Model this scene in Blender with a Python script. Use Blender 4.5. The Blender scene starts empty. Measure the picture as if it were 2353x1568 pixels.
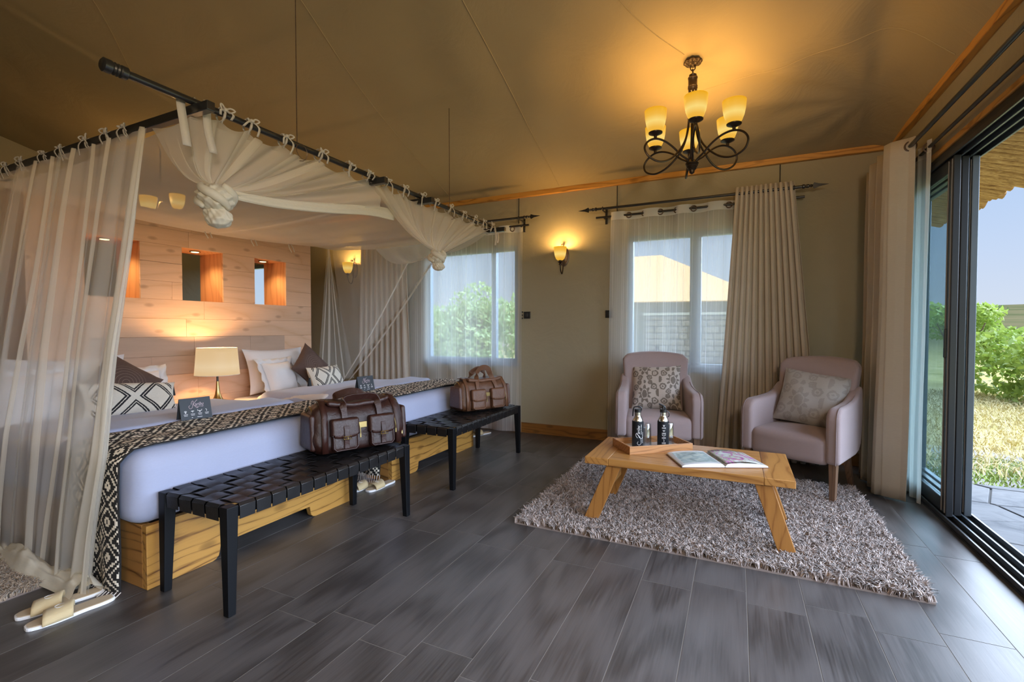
import bpy, math, random
import numpy as np
from mathutils import Matrix, Vector, noise as mnoise
PI = math.pi
sc = bpy.context.scene
C = sc.collection
R = random.Random(7)
# ------------------------------------------------------------ camera
cam_d = bpy.data.cameras.new('camera'); cam = bpy.data.objects.new('camera', cam_d); C.objects.link(cam)
cam_d.sensor_width = 36.0; cam_d.lens = 36.0 * 1090.0 / 2353.0; cam_d.clip_start = 0.05; cam_d.clip_end = 900
cam.location = (0, 0, 1.2)
cam.rotation_euler = (math.radians(90 - 1.45), 0, math.radians(25.37))
sc.camera = cam
# ------------------------------------------------------------ world, sun, exposure
sc.view_settings.view_transform = 'Standard'; sc.view_settings.look = 'None'
sc.view_settings.gamma = 1.0; sc.view_settings.use_curve_mapping = False
sc.view_settings.exposure = 0.0
SKY = 1.15; SUN = .7; DAY_FILL = 27.0
CHAND = 5.6; SCONCE = 4.0; TABLE = 6.0; SPOT = 2.0; FAR = 10.0; FRONT_FILL = 140.0
w = bpy.data.worlds.new('sky'); sc.world = w; w.use_nodes = True
wt = w.node_tree; wt.nodes.clear()
tc = wt.nodes.new('ShaderNodeTexCoord'); sx = wt.nodes.new('ShaderNodeSeparateXYZ')
cr = wt.nodes.new('ShaderNodeValToRGB'); bg = wt.nodes.new('ShaderNodeBackground'); wo = wt.nodes.new('ShaderNodeOutputWorld')
wt.links.new(tc.outputs['Generated'], sx.inputs[0]); wt.links.new(sx.outputs[2], cr.inputs[0])
e = cr.color_ramp.elements
e[0].position = 0.0; e[0].color = (.60, .66, .76, 1)
e[1].position = 0.12; e[1].color = (.50, .61, .80, 1)
for p, c in ((.32, (.34, .51, .80, 1)), (1.0, (.20, .36, .72, 1))):
    k = cr.color_ramp.elements.new(p); k.color = c
wt.links.new(cr.outputs[0], bg.inputs[0]); bg.inputs[1].default_value = SKY
wt.links.new(bg.outputs[0], wo.inputs[0])
def lamp(name, kind, loc, energy, color, parent=None, **kw):
    d = bpy.data.lights.new(name, kind); d.energy = energy; d.color = color
    for k, v in kw.items(): setattr(d, k, v)
    o = bpy.data.objects.new(name, d); C.objects.link(o); o.location = loc
    if parent: o.parent = parent
    return o
def aim(o, d): o.rotation_euler = Vector(d).to_track_quat('-Z', 'Y').to_euler()
s = lamp('sun', 'SUN', (3, 8, 9), SUN, (1, .93, .80), angle=.01); aim(s, (.35, -.42, -.84))
s = lamp('added_daylight_fill', 'SUN', (9, 2, 4), DAY_FILL, (.68, .81, 1.0), angle=math.radians(130)); aim(s, (-.88, -.34, -.32))  # added wide soft fill from the door side, brightens the interior beyond the sky
sc.cycles.use_denoising = True
sc.cycles.max_bounces = 10; sc.cycles.diffuse_bounces = 5; sc.cycles.glossy_bounces = 4
sc.cycles.transparent_max_bounces = 40; sc.cycles.transmission_bounces = 8
sc.cycles.sample_clamp_indirect = 4.0; sc.cycles.caustics_reflective = False; sc.cycles.caustics_refractive = False
# ------------------------------------------------------------ node materials
MATS = {}
class NT:
    def __init__(s, name):
        s.m = bpy.data.materials.new(name); s.m.use_nodes = True; s.t = s.m.node_tree; s.t.nodes.clear(); MATS[name] = s.m
    def n(s, typ, ins=None, **props):
        k = s.t.nodes.new('ShaderNode' + typ)
        for a, v in props.items(): setattr(k, a, v)
        for a, v in (ins or {}).items(): s.set(k.inputs[a], v)
        return k
    def set(s, sock, v):
        if isinstance(v, bpy.types.NodeSocket): s.t.links.new(v, sock)
        elif isinstance(v, bpy.types.Node): s.t.links.new(v.outputs[0], sock)
        else:
            if sock.type == 'RGBA' and len(v) == 3: v = (*v, 1)
            sock.default_value = v
    def math(s, op, a, b=0.0, c=None):
        k = s.t.nodes.new('ShaderNodeMath'); k.operation = op
        s.set(k.inputs[0], a); s.set(k.inputs[1], b)
        if c is not None: s.set(k.inputs[2], c)
        return k.outputs[0]
    def mix(s, f, a, b):
        k = s.t.nodes.new('ShaderNodeMix'); k.data_type = 'RGBA'
        s.set(k.inputs[0], f); s.set(k.inputs[6], a); s.set(k.inputs[7], b); return k.outputs[2]
    def ramp(s, f, stops):
        k = s.t.nodes.new('ShaderNodeValToRGB'); s.set(k.inputs[0], f)
        el = k.color_ramp.elements
        while len(el) < len(stops): el.new(.5)
        for q, (p, c) in zip(el, stops):
            q.position = p; q.color = (*c, 1) if len(c) == 3 else c
        return k.outputs[0]
    def co(s, kind='Object', scale=(1, 1, 1), loc=(0, 0, 0), rnd=0.0):
        k = s.n('TexCoord'); v = k.outputs[kind]
        if rnd:
            oi = s.n('ObjectInfo'); cx = s.n('CombineXYZ', {0: s.math('MULTIPLY', oi.outputs['Random'], rnd), 1: s.math('MULTIPLY', oi.outputs['Random'], rnd * .37)})
            va = s.n('VectorMath', {0: v, 1: cx.outputs[0]}, operation='ADD'); v = va.outputs[0]
        mp = s.n('Mapping', {0: v, 1: loc, 3: scale}); return mp.outputs[0]
    def noise(s, v, scale=5, detail=3, rough=.55, dist=0):
        k = s.n('TexNoise', {'Vector': v, 'Scale': scale, 'Detail': detail, 'Roughness': rough, 'Distortion': dist}); return k.outputs[0]
    def bump(s, h, strength=.3, dist=.01):
        return s.n('Bump', {'Strength': strength, 'Distance': dist, 'Height': h}).outputs[0]
    def bsdf(s, col, rough=.6, metal=0.0, normal=None, **kw):
        ins = {'Base Color': col, 'Roughness': rough, 'Metallic': metal}
        if normal is not None: ins['Normal'] = normal
        ins.update(kw); return s.n('BsdfPrincipled', ins)
    def out(s, sh):
        o = s.n('OutputMaterial', {0: sh}); return s.m
def simple(name, col, rough=.6, metal=0.0, var=.12, vs=6.0, bump=0.0, bs=60.0, kind='Object', **kw):
    t = NT(name); v = t.co(kind)
    c2 = tuple(max(0, x * (1 - var)) for x in col); c1 = tuple(min(1, x * (1 + var)) for x in col)
    c = t.mix(t.noise(v, vs, 4), c2, c1)
    nm = t.bump(t.noise(v, bs, 3), bump, .004) if bump else None
    return t.out(t.bsdf(c, rough, metal, nm, **kw))
def wood(name, c1, c2, axis='X', scale=1.0, rough=.5, knots=True, rnd=7.0, bump=.12, lines=22.0, knot=1.0, **kw):
    t = NT(name); st = {'X': (.6, 9, 9), 'Y': (9, .6, 9), 'Z': (9, 9, .6)}[axis]
    v = t.co('Object', tuple(x * scale for x in st), rnd=rnd)
    n1 = t.noise(v, 1.6, 5, .6, 1.2)
    sp = t.n('SeparateXYZ', {0: t.co('Object', rnd=rnd)}); ia, ib = {'X': (1, 2), 'Y': (0, 2), 'Z': (0, 1)}[axis]
    wp = t.noise(t.co('Object', tuple(x * scale for x in {'X': (.9, 3.2, 3.2), 'Y': (3.2, .9, 3.2), 'Z': (3.2, 3.2, .9)}[axis]), rnd=rnd), 1.2, 2, .45)
    ln = t.math('FRACT', t.math('ADD', t.math('MULTIPLY', t.math('ADD', sp.outputs[ia], sp.outputs[ib]), lines * scale), t.math('MULTIPLY', wp, 7.0)))
    wv = t.math('POWER', t.math('SINE', t.math('MULTIPLY', ln, PI)), .45)
    f = t.math('ADD', t.math('MULTIPLY', n1, .50), t.math('MULTIPLY', wv, .38))
    fine = t.noise(t.co('Object', tuple(x * scale * 5 for x in st), rnd=rnd), 3, 3)
    f2 = t.math('ADD', f, t.math('MULTIPLY', t.math('SUBTRACT', fine, .5), .35))
    c = t.ramp(f2, [(.28, c2), (.52, c1), (.8, tuple(min(1, x * 1.12) for x in c1))])
    if knots:
        kv = t.n('CombineXYZ', {0: t.math('MULTIPLY', sp.outputs['XYZ'.index(axis)], 2.4), 1: t.math('MULTIPLY', t.math('ADD', sp.outputs[ia], sp.outputs[ib]), 5.4)}).outputs[0]
        vo = t.n('TexVoronoi', {'Vector': kv, 'Scale': knot}, voronoi_dimensions='2D').outputs[0]
        c = t.mix(t.ramp(vo, [(.03, (.48, .48, .48)), (.075, (.34, .34, .34)), (.13, (0, 0, 0))]), c, tuple(x * .42 for x in c2))
    return t.out(t.bsdf(c, rough, 0, t.bump(f2, bump, .003), **kw))
def cloth(name, col, rough=.85, weave=420.0, var=.08, transl=0.0, bump=.25, vs=5.0, kind='Object', wr=None):
    t = NT(name); v = t.co(kind)
    c = t.mix(t.noise(v, vs, 4), tuple(x * (1 - var) for x in col), tuple(min(1, x * (1 + var)) for x in col))
    th = t.noise(t.co(kind, (weave * .16, weave * .16, weave)), 1, 2)
    c = t.mix(t.math('MULTIPLY', th, .30), c, tuple(x * .62 for x in col))
    h = th if wr is None else t.math('ADD', t.math('MULTIPLY', th, .15), t.noise(v, wr, 3))
    b = t.bsdf(c, rough, 0, t.bump(h, bump, .004), **{'Sheen Weight': .15})
    if transl:
        tr = t.n('BsdfTranslucent', {0: c}); mx = t.n('MixShader', {0: transl, 1: b, 2: tr}); return t.out(mx)
    return t.out(b)
def net(name, col, dens, stripes=False, header=False, transl=.5):
    t = NT(name); uv = t.n('TexCoord').outputs['UV']; sp = t.n('SeparateXYZ', {0: uv})
    f = dens
    if stripes:
        a = t.noise(t.n('Mapping', {0: uv, 3: (60, .02, 1)}).outputs[0], 1.0, 4, .8)
        st = t.math('GREATER_THAN', a, .57)
        f = t.math('ADD', dens, t.math('MULTIPLY', st, .22))
        ln = t.math('LESS_THAN', t.math('FRACT', t.math('MULTIPLY', sp.outputs[0], 9.3)), .035)
        f = t.math('ADD', f, t.math('MULTIPLY', ln, .25))
    else:
        f = t.math('ADD', dens - .04, t.math('MULTIPLY', t.noise(t.n('Mapping', {0: uv, 3: (14, 2, 1)}).outputs[0], 1.0, 4), .08))
    if header: f = t.math('MAXIMUM', f, t.math('MULTIPLY', t.math('GREATER_THAN', sp.outputs[1], .965), .93))
    d = t.n('BsdfDiffuse', {0: col}); tl = t.n('BsdfTranslucent', {0: col})
    m1 = t.n('MixShader', {0: transl, 1: d, 2: tl}); tp = t.n('BsdfTransparent')
    return t.out(t.n('MixShader', {0: f, 1: tp, 2: m1}))
def glow(name, c_in, c_out, strength, zc, zr):
    # lit glass: hot spot round the bulb, amber towards the rims (object space)
    t = NT(name); v = t.co('Object'); sp = t.n('SeparateXYZ', {0: v})
    d = t.math('ABSOLUTE', t.math('DIVIDE', t.math('SUBTRACT', sp.outputs[2], zc), zr))
    c = t.ramp(d, [(.0, c_in), (.40, tuple(a * .3 + b * .7 for a, b in zip(c_in, c_out))), (1.0, c_out)])
    em = t.n('Emission', {0: c, 1: strength}); gl = t.bsdf(tuple(x * (.012 if zr < .12 else .12) for x in c_out), .45, **{'Specular IOR Level': .15})
    return t.out(t.n('AddShader', {0: em, 1: gl}))
def glassmat(name, tint=(.9, .96, .97), refl=.08, rough=.0):
    t = NT(name); tp = t.n('BsdfTransparent', {0: tint}); g = t.n('BsdfGlossy', {0: (1, 1, 1), 1: rough})
    return t.out(t.n('MixShader', {0: refl, 1: tp, 2: g}))

# ------------------------------------------------------------ mesh builder
class MB:
    def __init__(s): s.v = []; s.f = []; s.uv = []; s.M = Matrix.Identity(4); s.mi = []; s.cm = 0
    def pt(s, p, uv=(0, 0)):
        s.v.append(tuple(s.M @ Vector(p))); s.uv.append(uv); return len(s.v) - 1
    def face(s, *i): s.f.append(i); s.mi.append(s.cm)
    def box(s, lo, hi):
        (a, b, c), (d, e, f) = lo, hi
        i = [s.pt(p) for p in ((a, b, c), (d, b, c), (d, e, c), (a, e, c), (a, b, f), (d, b, f), (d, e, f), (a, e, f))]
        for q in ((3, 2, 1, 0), (4, 5, 6, 7), (0, 1, 5, 4), (1, 2, 6, 5), (2, 3, 7, 6), (3, 0, 4, 7)): s.face(*[i[k] for k in q])
        return s
    def hexa(s, p):   # 8 points: bottom 4 ccw, top 4 ccw
        i = [s.pt(q) for q in p]
        for q in ((3, 2, 1, 0), (4, 5, 6, 7), (0, 1, 5, 4), (1, 2, 6, 5), (2, 3, 7, 6), (3, 0, 4, 7)): s.face(*[i[k] for k in q])
        return s
    def grid(s, fn, nu, nv, cu=False, flip=False):
        ids = [[s.pt(fn(u / nu, v / nv), (u / nu, v / nv)) for v in range(nv + 1)] for u in range(nu if cu else nu + 1)]
        for u in range(nu):
            a, b = ids[u], ids[(u + 1) % len(ids)]
            for v in range(nv):
                q = (a[v], b[v], b[v + 1], a[v + 1]); s.face(*(q[::-1] if flip else q))
        return ids
    def loft(s, rings, cap=True):
        n = len(rings[0]); ids = [[s.pt(p, (k / n, r / max(1, len(rings) - 1))) for k, p in enumerate(ring)] for r, ring in enumerate(rings)]
        for a, b in zip(ids, ids[1:]):
            for k in range(n): s.face(a[k], a[(k + 1) % n], b[(k + 1) % n], b[k])
        if cap: s.face(*ids[0][::-1]); s.face(*ids[-1])
        return s
    def lathe(s, prof, n=24, cx=0, cy=0, ax='Z', sx=1, sy=1, cap=True):
        rings = []
        for r, z in prof:
            ring = [(r * sx * math.cos(2 * PI * k / n), r * sy * math.sin(2 * PI * k / n)) for k in range(n)]
            if ax == 'Z': rings.append([(cx + x, cy + y, z) for x, y in ring])
            elif ax == 'X': rings.append([(z, cx + x, cy + y) for x, y in ring])
            else: rings.append([(cx + y, z, cy + x) for x, y in ring])
        return s.loft(rings, cap)
    def tube(s, path, r, n=8, cap=True):
        P = [Vector(p) for p in path]; rr = r if isinstance(r, (list, tuple)) else [r] * len(P)
        rings = []; up = Vector((0, 0, 1))
        t0 = (P[1] - P[0]).normalized()
        if abs(t0.dot(up)) > .95: up = Vector((1, 0, 0))
        a = t0.cross(up).normalized()
        for i, p in enumerate(P):
            t = (P[min(i + 1, len(P) - 1)] - P[max(i - 1, 0)]).normalized()
            a = (a - t * a.dot(t)); a = a.normalized() if a.length > 1e-6 else t.orthogonal().normalized()
            b = t.cross(a)
            rings.append([tuple(p + (a * math.cos(2 * PI * k / n) + b * math.sin(2 * PI * k / n)) * rr[i]) for k in range(n)])
        return s.loft(rings, cap)
    def strip(s, path, wdir, width, th=.003, ndir=None):
        # flat band following path, width along wdir, thickness th
        P = [Vector(p) for p in path]; W = Vector(wdir).normalized(); rings = []
        for i, p in enumerate(P):
            t = (P[min(i + 1, len(P) - 1)] - P[max(i - 1, 0)]).normalized(); n = t.cross(W).normalized()
            w = W * (width / 2); h = n * (th / 2)
            rings.append([tuple(p - w - h), tuple(p + w - h), tuple(p + w + h), tuple(p - w + h)])
        return s.loft(rings)
    def rbox(s, lo, hi, r, n=6, fn=None):
        lo, hi = np.array(lo, float), np.array(hi, float); r = min(r, *( (hi - lo) / 2 * .999))
        ilo, ihi = lo + r, hi - r; key = {}
        def add(p):
            q = np.clip(p, ilo, ihi); d = p - q; L = np.linalg.norm(d)
            if L > 1e-9: p = q + d / L * r
            if fn is not None: p = np.array(fn(p))
            k = tuple(np.round(p, 5))
            if k not in key: key[k] = s.pt(tuple(p), (float((p[0]-lo[0])/(hi[0]-lo[0])), float((p[1]-lo[1])/(hi[1]-lo[1]))))
            return key[k]
        def axis(a):
            L = [lo[a] + r * (1 - math.cos(t)) if 0 else lo[a] + r * t for t in (0, .3, .6, 1)]
            m = [ilo[a] + (ihi[a] - ilo[a]) * k / n for k in range(1, n)]
            return L + m + [ihi[a] + r * t for t in (0, .4, .7, 1)]
        for a in range(3):
            b, c = (a + 1) % 3, (a + 2) % 3; gb, gc = axis(b), axis(c)
            for side, val in ((0, lo[a]), (1, hi[a])):
                ids = []
                for x in gb:
                    row = []
                    for y in gc:
                        p = np.zeros(3); p[a] = val; p[b] = x; p[c] = y; row.append(add(p))
                    ids.append(row)
                for i in range(len(gb) - 1):
                    for j in range(len(gc) - 1):
                        q = [ids[i][j], ids[i + 1][j], ids[i + 1][j + 1], ids[i][j + 1]]
                        q = list(dict.fromkeys(q))
                        if len(q) >= 3: s.face(*(q if side else q[::-1]))
        return s
    def extrude(s, poly, depth, ax='X', off=0.0):
        # closed outline in the two other axes, extruded along ax
        f = {'X': lambda a, b, d: (d, a, b), 'Y': lambda a, b, d: (a, d, b), 'Z': lambda a, b, d: (a, b, d)}[ax]
        lo = [s.pt(f(a, b, off)) for a, b in poly]; hi = [s.pt(f(a, b, off + depth)) for a, b in poly]; n = len(poly)
        s.face(*lo[::-1]); s.face(*hi)
        for k in range(n): s.face(lo[k], lo[(k + 1) % n], hi[(k + 1) % n], hi[k])
        return s
    def mesh(s, name, mats, smooth=True, angle=38):
        me = bpy.data.meshes.new(name); me.from_pydata(s.v, [], s.f)
        if not isinstance(mats, (list, tuple)): mats = [mats]
        for m in mats: me.materials.append(MATS[m] if isinstance(m, str) else m)
        ul = me.uv_layers.new(name='uv'); vi = np.zeros(len(me.loops), np.int32); me.loops.foreach_get('vertex_index', vi)
        ul.data.foreach_set('uv', np.array(s.uv, np.float32)[vi].ravel())
        if len(mats) > 1: me.polygons.foreach_set('material_index', np.array(s.mi, np.int32))
        me.validate(); fix_normals(me)
        if smooth:
            me.shade_smooth()
            if angle < 180: me.set_sharp_from_angle(angle=math.radians(angle))
        me.update(); return me
    def build(s, name, mats, parent=None, smooth=True, bevel=0, bseg=2, solid=0, sub=0, angle=38, off=None):
        if off is not None:
            o = np.array(s.v) - np.array(off); s.v = [tuple(x) for x in o]
        ob = bpy.data.objects.new(name, s.mesh(name, mats, smooth, angle)); C.objects.link(ob)
        if parent is not None: ob.parent = parent
        if solid:
            m = ob.modifiers.new('solid', 'SOLIDIFY'); m.thickness = solid; m.offset = 0
        if bevel:
            m = ob.modifiers.new('bevel', 'BEVEL'); m.width = bevel; m.segments = bseg; m.limit_method = 'ANGLE'; m.angle_limit = .6
            m.harden_normals = False
        if sub:
            m = ob.modifiers.new('sub', 'SUBSURF'); m.levels = sub; m.render_levels = sub
        return ob
import bmesh
def fix_normals(me):
    if len(me.polygons) > 60000: return
    bm = bmesh.new(); bm.from_mesh(me); bmesh.ops.recalc_face_normals(bm, faces=bm.faces); bm.to_mesh(me); bm.free()
def tag(o, label, cat, group=None, kind=None):
    if label: o['label'] = label
    if cat: o['category'] = cat
    if group: o['group'] = group
    if kind: o['kind'] = kind
    return o
def thing(name, label, cat, loc=(0, 0, 0), rz=0.0, group=None):
    o = bpy.data.objects.new(name, None); C.objects.link(o); o.empty_display_size = .05
    o.location = loc; o.rotation_euler = (0, 0, rz); return tag(o, label, cat, group)
def struct(name, mb, mat, label, cat, **kw):
    return tag(mb.build(name, mat, **kw), label, cat, kind='structure')
def copy_tree(o, parent=None):
    c = o.copy(); C.objects.link(c)
    if parent is not None: c.parent = parent
    for ch in o.children:
        copy_tree(ch, c)
    return c
def bez(pts, n=40):
    # Catmull-Rom through pts
    P = [Vector(p) for p in pts]; P = [P[0] * 2 - P[1]] + P + [P[-1] * 2 - P[-2]]; out = []
    m = len(P) - 3
    for i in range(n + 1):
        t = i / n * m; k = min(int(t), m - 1); t -= k; a, b, c, d = P[k:k + 4]
        out.append(.5 * ((2 * b) + (c - a) * t + (2 * a - 5 * b + 4 * c - d) * t * t + (3 * b - a - 3 * c + d) * t ** 3))
    return out
def text_mb(txt, size, shear=0.0, spacing=1.0):
    cu = bpy.data.curves.new('t', 'FONT'); cu.body = txt; cu.size = size; cu.shear = shear; cu.space_character = spacing
    cu.align_x = 'CENTER'; cu.align_y = 'CENTER'; cu.resolution_u = 3
    o = bpy.data.objects.new('t', cu); C.objects.link(o)
    dg = bpy.context.evaluated_depsgraph_get(); me = bpy.data.meshes.new_from_object(o.evaluated_get(dg))
    mb = [tuple(v.co) for v in me.vertices], [tuple(p.vertices) for p in me.polygons]
    bpy.data.objects.remove(o); bpy.data.curves.remove(cu); bpy.data.meshes.remove(me); return mb
def add_text(mb, tx, fn):
    b = len(mb.v)
    for x, y, _ in tx[0]: mb.pt(fn(x, y))
    for f in tx[1]: mb.face(*[b + i for i in f])
def lerp(a, b, t): return tuple(x + (y - x) * t for x, y in zip(a, b))
def raw_mesh(name, V, F, mat, parent=None, kind=None):
    me = bpy.data.meshes.new(name); V = np.asarray(V, np.float32); F = np.asarray(F, np.int32); k = F.shape[1]
    me.vertices.add(len(V)); me.vertices.foreach_set('co', V.ravel())
    me.loops.add(F.size); me.loops.foreach_set('vertex_index', F.ravel())
    me.polygons.add(len(F)); me.polygons.foreach_set('loop_start', np.arange(0, F.size, k, dtype=np.int32))
    me.update(calc_edges=True); me.materials.append(MATS[mat])
    o = bpy.data.objects.new(name, me); C.objects.link(o)
    if parent is not None: o.parent = parent
    if kind: o['kind'] = kind
    return o
# ------------------------------------------------------------ materials
def canvas_mat(name, col, wr=2.2):
    t = NT(name); v = t.co('Object')
    c = t.mix(t.noise(v, 1.3, 5), tuple(x * .88 for x in col), tuple(x * 1.1 for x in col))
    weave = t.noise(v, 260, 2); c = t.mix(t.math('MULTIPLY', weave, .22), c, tuple(x * .6 for x in col))
    h = t.math('ADD', t.math('MULTIPLY', t.noise(v, wr, 5, .6, 1.0), 1.0), t.math('MULTIPLY', weave, .02))
    return t.out(t.bsdf(c, .8, 0, t.bump(h, .35, .03)))
canvas_mat('canvas_wall', (.36, .315, .215)); canvas_mat('canvas_ceiling', (.36, .282, .155))
canvas_mat('canvas_outside', (.30, .26, .18))
wood('pine_trim', (.56, .27, .055), (.30, .11, .015), 'X', 1.0, .45, rnd=3)
wood('pine_trim_y', (.56, .27, .055), (.30, .11, .015), 'Y', 1.0, .45, rnd=3)
wood('teak_x', (.40, .19, .050), (.23, .088, .018), 'X', 1.0, .38, knots=False, rnd=5)
wood('teak_y', (.40, .19, .050), (.23, .088, .018), 'Y', 1.0, .38, knots=False, rnd=5)
wood('teak_z', (.34, .15, .036), (.20, .072, .014), 'Z', 1.0, .38, knots=False, rnd=5)
wood('bed_wood_y', (.46, .235, .055), (.12, .042, .008), 'Y', 1.0, .38, rnd=5)
wood('bed_wood_x', (.40, .19, .05), (.12, .045, .01), 'X', .8, .38, rnd=5)
wood('tray_wood', (.40, .19, .07), (.20, .08, .025), 'X', 1.4, .4, knots=False)
wood('headboard_plank', (.63, .395, .255), (.575, .345, .205), 'Y', .55, .6, rnd=9, bump=.06, lines=10, knot=1.2)
wood('headboard_dark', (.42, .285, .205), (.38, .255, .18), 'Y', .55, .6, rnd=9, knots=False, bump=.06, lines=10)
wood('niche_wood', (.60, .31, .15), (.48, .22, .09), 'Z', .6, .6, rnd=9, knots=False)
wood('dark_leg_wood', (.15, .085, .05), (.08, .045, .025), 'Z', 1.5, .4, knots=False)
wood('baseboard_wood', (.25, .105, .022), (.13, .05, .010), 'X', 1.0, .45, rnd=3)
def tile_mat(name, c1, c2):
    t = NT(name); v = t.co('Object', (7, .5, 1), rnd=23.0)
    n = t.noise(v, 1.5, 6, .62, 1.6)
    wv = t.n('TexWave', {'Vector': t.co('Object', (3.2, .55, 1), rnd=23.0), 'Scale': 1.1, 'Distortion': 8.0, 'Detail': 4.0, 'Detail Scale': 1.6}, wave_type='RINGS').outputs[0]
    g = t.noise(t.co('Object', (90, 3, 1), rnd=23.0), 1.5, 3)
    f = t.math('ADD', t.math('MULTIPLY', n, .55), t.math('MULTIPLY', wv, .25)); f = t.math('ADD', f, t.math('MULTIPLY', t.math('SUBTRACT', g, .5), .7))
    oi = t.n('ObjectInfo').outputs['Random']
    f = t.math('ADD', f, t.math('MULTIPLY', t.math('SUBTRACT', oi, .5), .22))
    c = t.ramp(f, [(.15, c2), (.45, c1), (.85, tuple(x * 1.45 for x in c1))])
    r = t.math('ADD', .30, t.math('MULTIPLY', g, .16))
    return t.out(t.bsdf(c, r, 0, t.bump(f, .10, .003), **{'Specular IOR Level': 1.0}))
tile_mat('floor_tile', (.080, .073, .073), (.036, .032, .032))
simple('grout', (.22, .205, .19), .8)
simple('black_metal', (.018, .018, .02), .32, .0, .2, **{'Specular IOR Level': .7})
simple('bronze', (.055, .038, .028), .38, .75, .2)
simple('bronze_light', (.16, .11, .08), .4, .6, .45, 45.0)
simple('door_metal', (.028, .031, .036), .3, .3, .1)
simple('door_stile', (.10, .12, .14), .35, .5, .1)
simple('window_metal', (.21, .29, .39), .4, .3, .1)
simple('rubber_seal', (.25, .24, .24), .7)
simple('brass', (.55, .36, .13), .28, 1.0, .1); simple('gold', (.52, .38, .16), .3, 1.0, .1); simple('steel', (.62, .60, .58), .22, 1.0, .06)
simple('black_plastic', (.012, .012, .014), .35); simple('black_matte', (.008, .010, .014), .5, **{'Specular IOR Level': .3})
simple('bench_black', (.004, .0045, .006), .42, **{'Specular IOR Level': .22}); simple('white_print', (.75, .75, .76), .6, 0, .02); simple('card_black', (.035, .043, .055), .6)
simple('pink_print', (.52, .42, .48), .6, 0, .02)
glassmat('glass', (.93, .97, .98), .04); glassmat('glass_clear', (.90, .92, .93), .20, .03)
def screen_mat(name):
    t = NT(name); d = t.n('BsdfDiffuse', {0: (.08, .11, .12)}); tp = t.n('BsdfTransparent', {0: (.84, .92, .95)}); g = t.n('BsdfGlossy', {0: (1, 1, 1), 1: .02})
    wv = t.n('TexWave', {'Vector': t.co('Object'), 'Scale': 90.0}, wave_type='BANDS', bands_direction='Z').outputs[0]
    m = t.n('MixShader', {0: t.math('ADD', .20, t.math('MULTIPLY', wv, .10)), 1: tp, 2: d}); return t.out(t.n('MixShader', {0: .06, 1: m, 2: g}))
screen_mat('screen_glass')
def drinkglass(name):
    t = NT(name); g = t.n('BsdfGlass', {0: (1, 1, 1), 1: .0, 2: 1.45}); return t.out(g)
drinkglass('tumbler_glass')
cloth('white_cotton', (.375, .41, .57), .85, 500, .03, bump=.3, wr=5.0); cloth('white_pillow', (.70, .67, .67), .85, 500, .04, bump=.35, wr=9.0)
cloth('white_sheet', (.66, .60, .58), .85, 500, .04, bump=.3, wr=6.0)
cloth('bed_base_cloth', (.40, .31, .27), .9, 300, .08, bump=.2)
cloth('brown_linen', (.085, .048, .036), .9, 260, .15); cloth('chair_fabric', (.34, .265, .272), .9, 330, .05, bump=.2); cloth('chair_seam', (.22, .165, .165), .9, 330, .05)
cloth('drape', (.72, .65, .565), .9, 240, .06, .30, .2); cloth('drape_r', (.66, .59, .49), .9, 240, .06, .22, .2)
cloth('drape_dark', (.40, .33, .27), .9, 240, .06, .22, .2)
net('sheer', (.90, .92, .94), .42, True, True, .45); net('sheer_r', (.86, .84, .78), .72, True, True, .45)
net('mosquito_net', (.90, .88, .84), .38, transl=.45); net('net_roof', (.92, .89, .85), .70, transl=.5); net('net_fan', (.92, .87, .77), .55, transl=.45)
net('net_thin', (.78, .77, .74), .28, transl=.45)
cloth('net_dense', (.88, .82, .68), .9, 300, .05, .25, .35, wr=16.0); cloth('ribbon', (.78, .72, .66), .9, 400, .05, .2)
cloth('jute', (.60, .47, .27), .9, 200, .15, bump=.5); simple('slipper_sole', (.80, .80, .82), .7, 0, .03); cloth('slipper_insole', (.50, .38, .24), .95, 220, .1)
def leather(name, col, rough=.35, sc_=1.0):
    t = NT(name); v = t.co('Object')
    c = t.mix(t.noise(v, 9, 5), tuple(x * .62 for x in col), tuple(x * 1.3 for x in col))
    vo = t.n('TexVoronoi', {'Vector': v, 'Scale': 330.0 * sc_}, feature='DISTANCE_TO_EDGE').outputs[0]
    h = t.math('ADD', t.math('MULTIPLY', vo, .35), t.math('MULTIPLY', t.noise(v, 26, 3, .5, 1.2), 1.1))
    return t.out(t.bsdf(c, t.math('ADD', rough - .08, t.math('MULTIPLY', t.noise(v, 14, 3), .2)), 0, t.bump(h, .5, .006)))
leather('leather_dark', (.028, .0085, .0058), .33); leather('leather_dark2', (.037, .0115, .0078), .30); leather('leather_tan', (.115, .050, .024), .36); leather('leather_tan2', (.14, .061, .030), .34)
leather('leather_end', (.11, .058, .046), .40)
def strap_mat():
    t = NT('strap_leather'); v = t.co('Object')
    c = t.mix(t.noise(v, 7, 4), (.003, .003, .0035), (.010, .009, .010))
    return t.out(t.bsdf(c, t.math('ADD', .26, t.math('MULTIPLY', t.noise(v, 30, 3), .25)), 0, t.bump(t.noise(v, 120, 3), .25, .002), **{'Specular IOR Level': .5}))
strap_mat()
def absfr(t, x, p): return t.math('MULTIPLY', t.math('ABSOLUTE', t.math('SUBTRACT', t.math('FRACT', t.math('DIVIDE', x, p)), .5)), 2.0)
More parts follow.
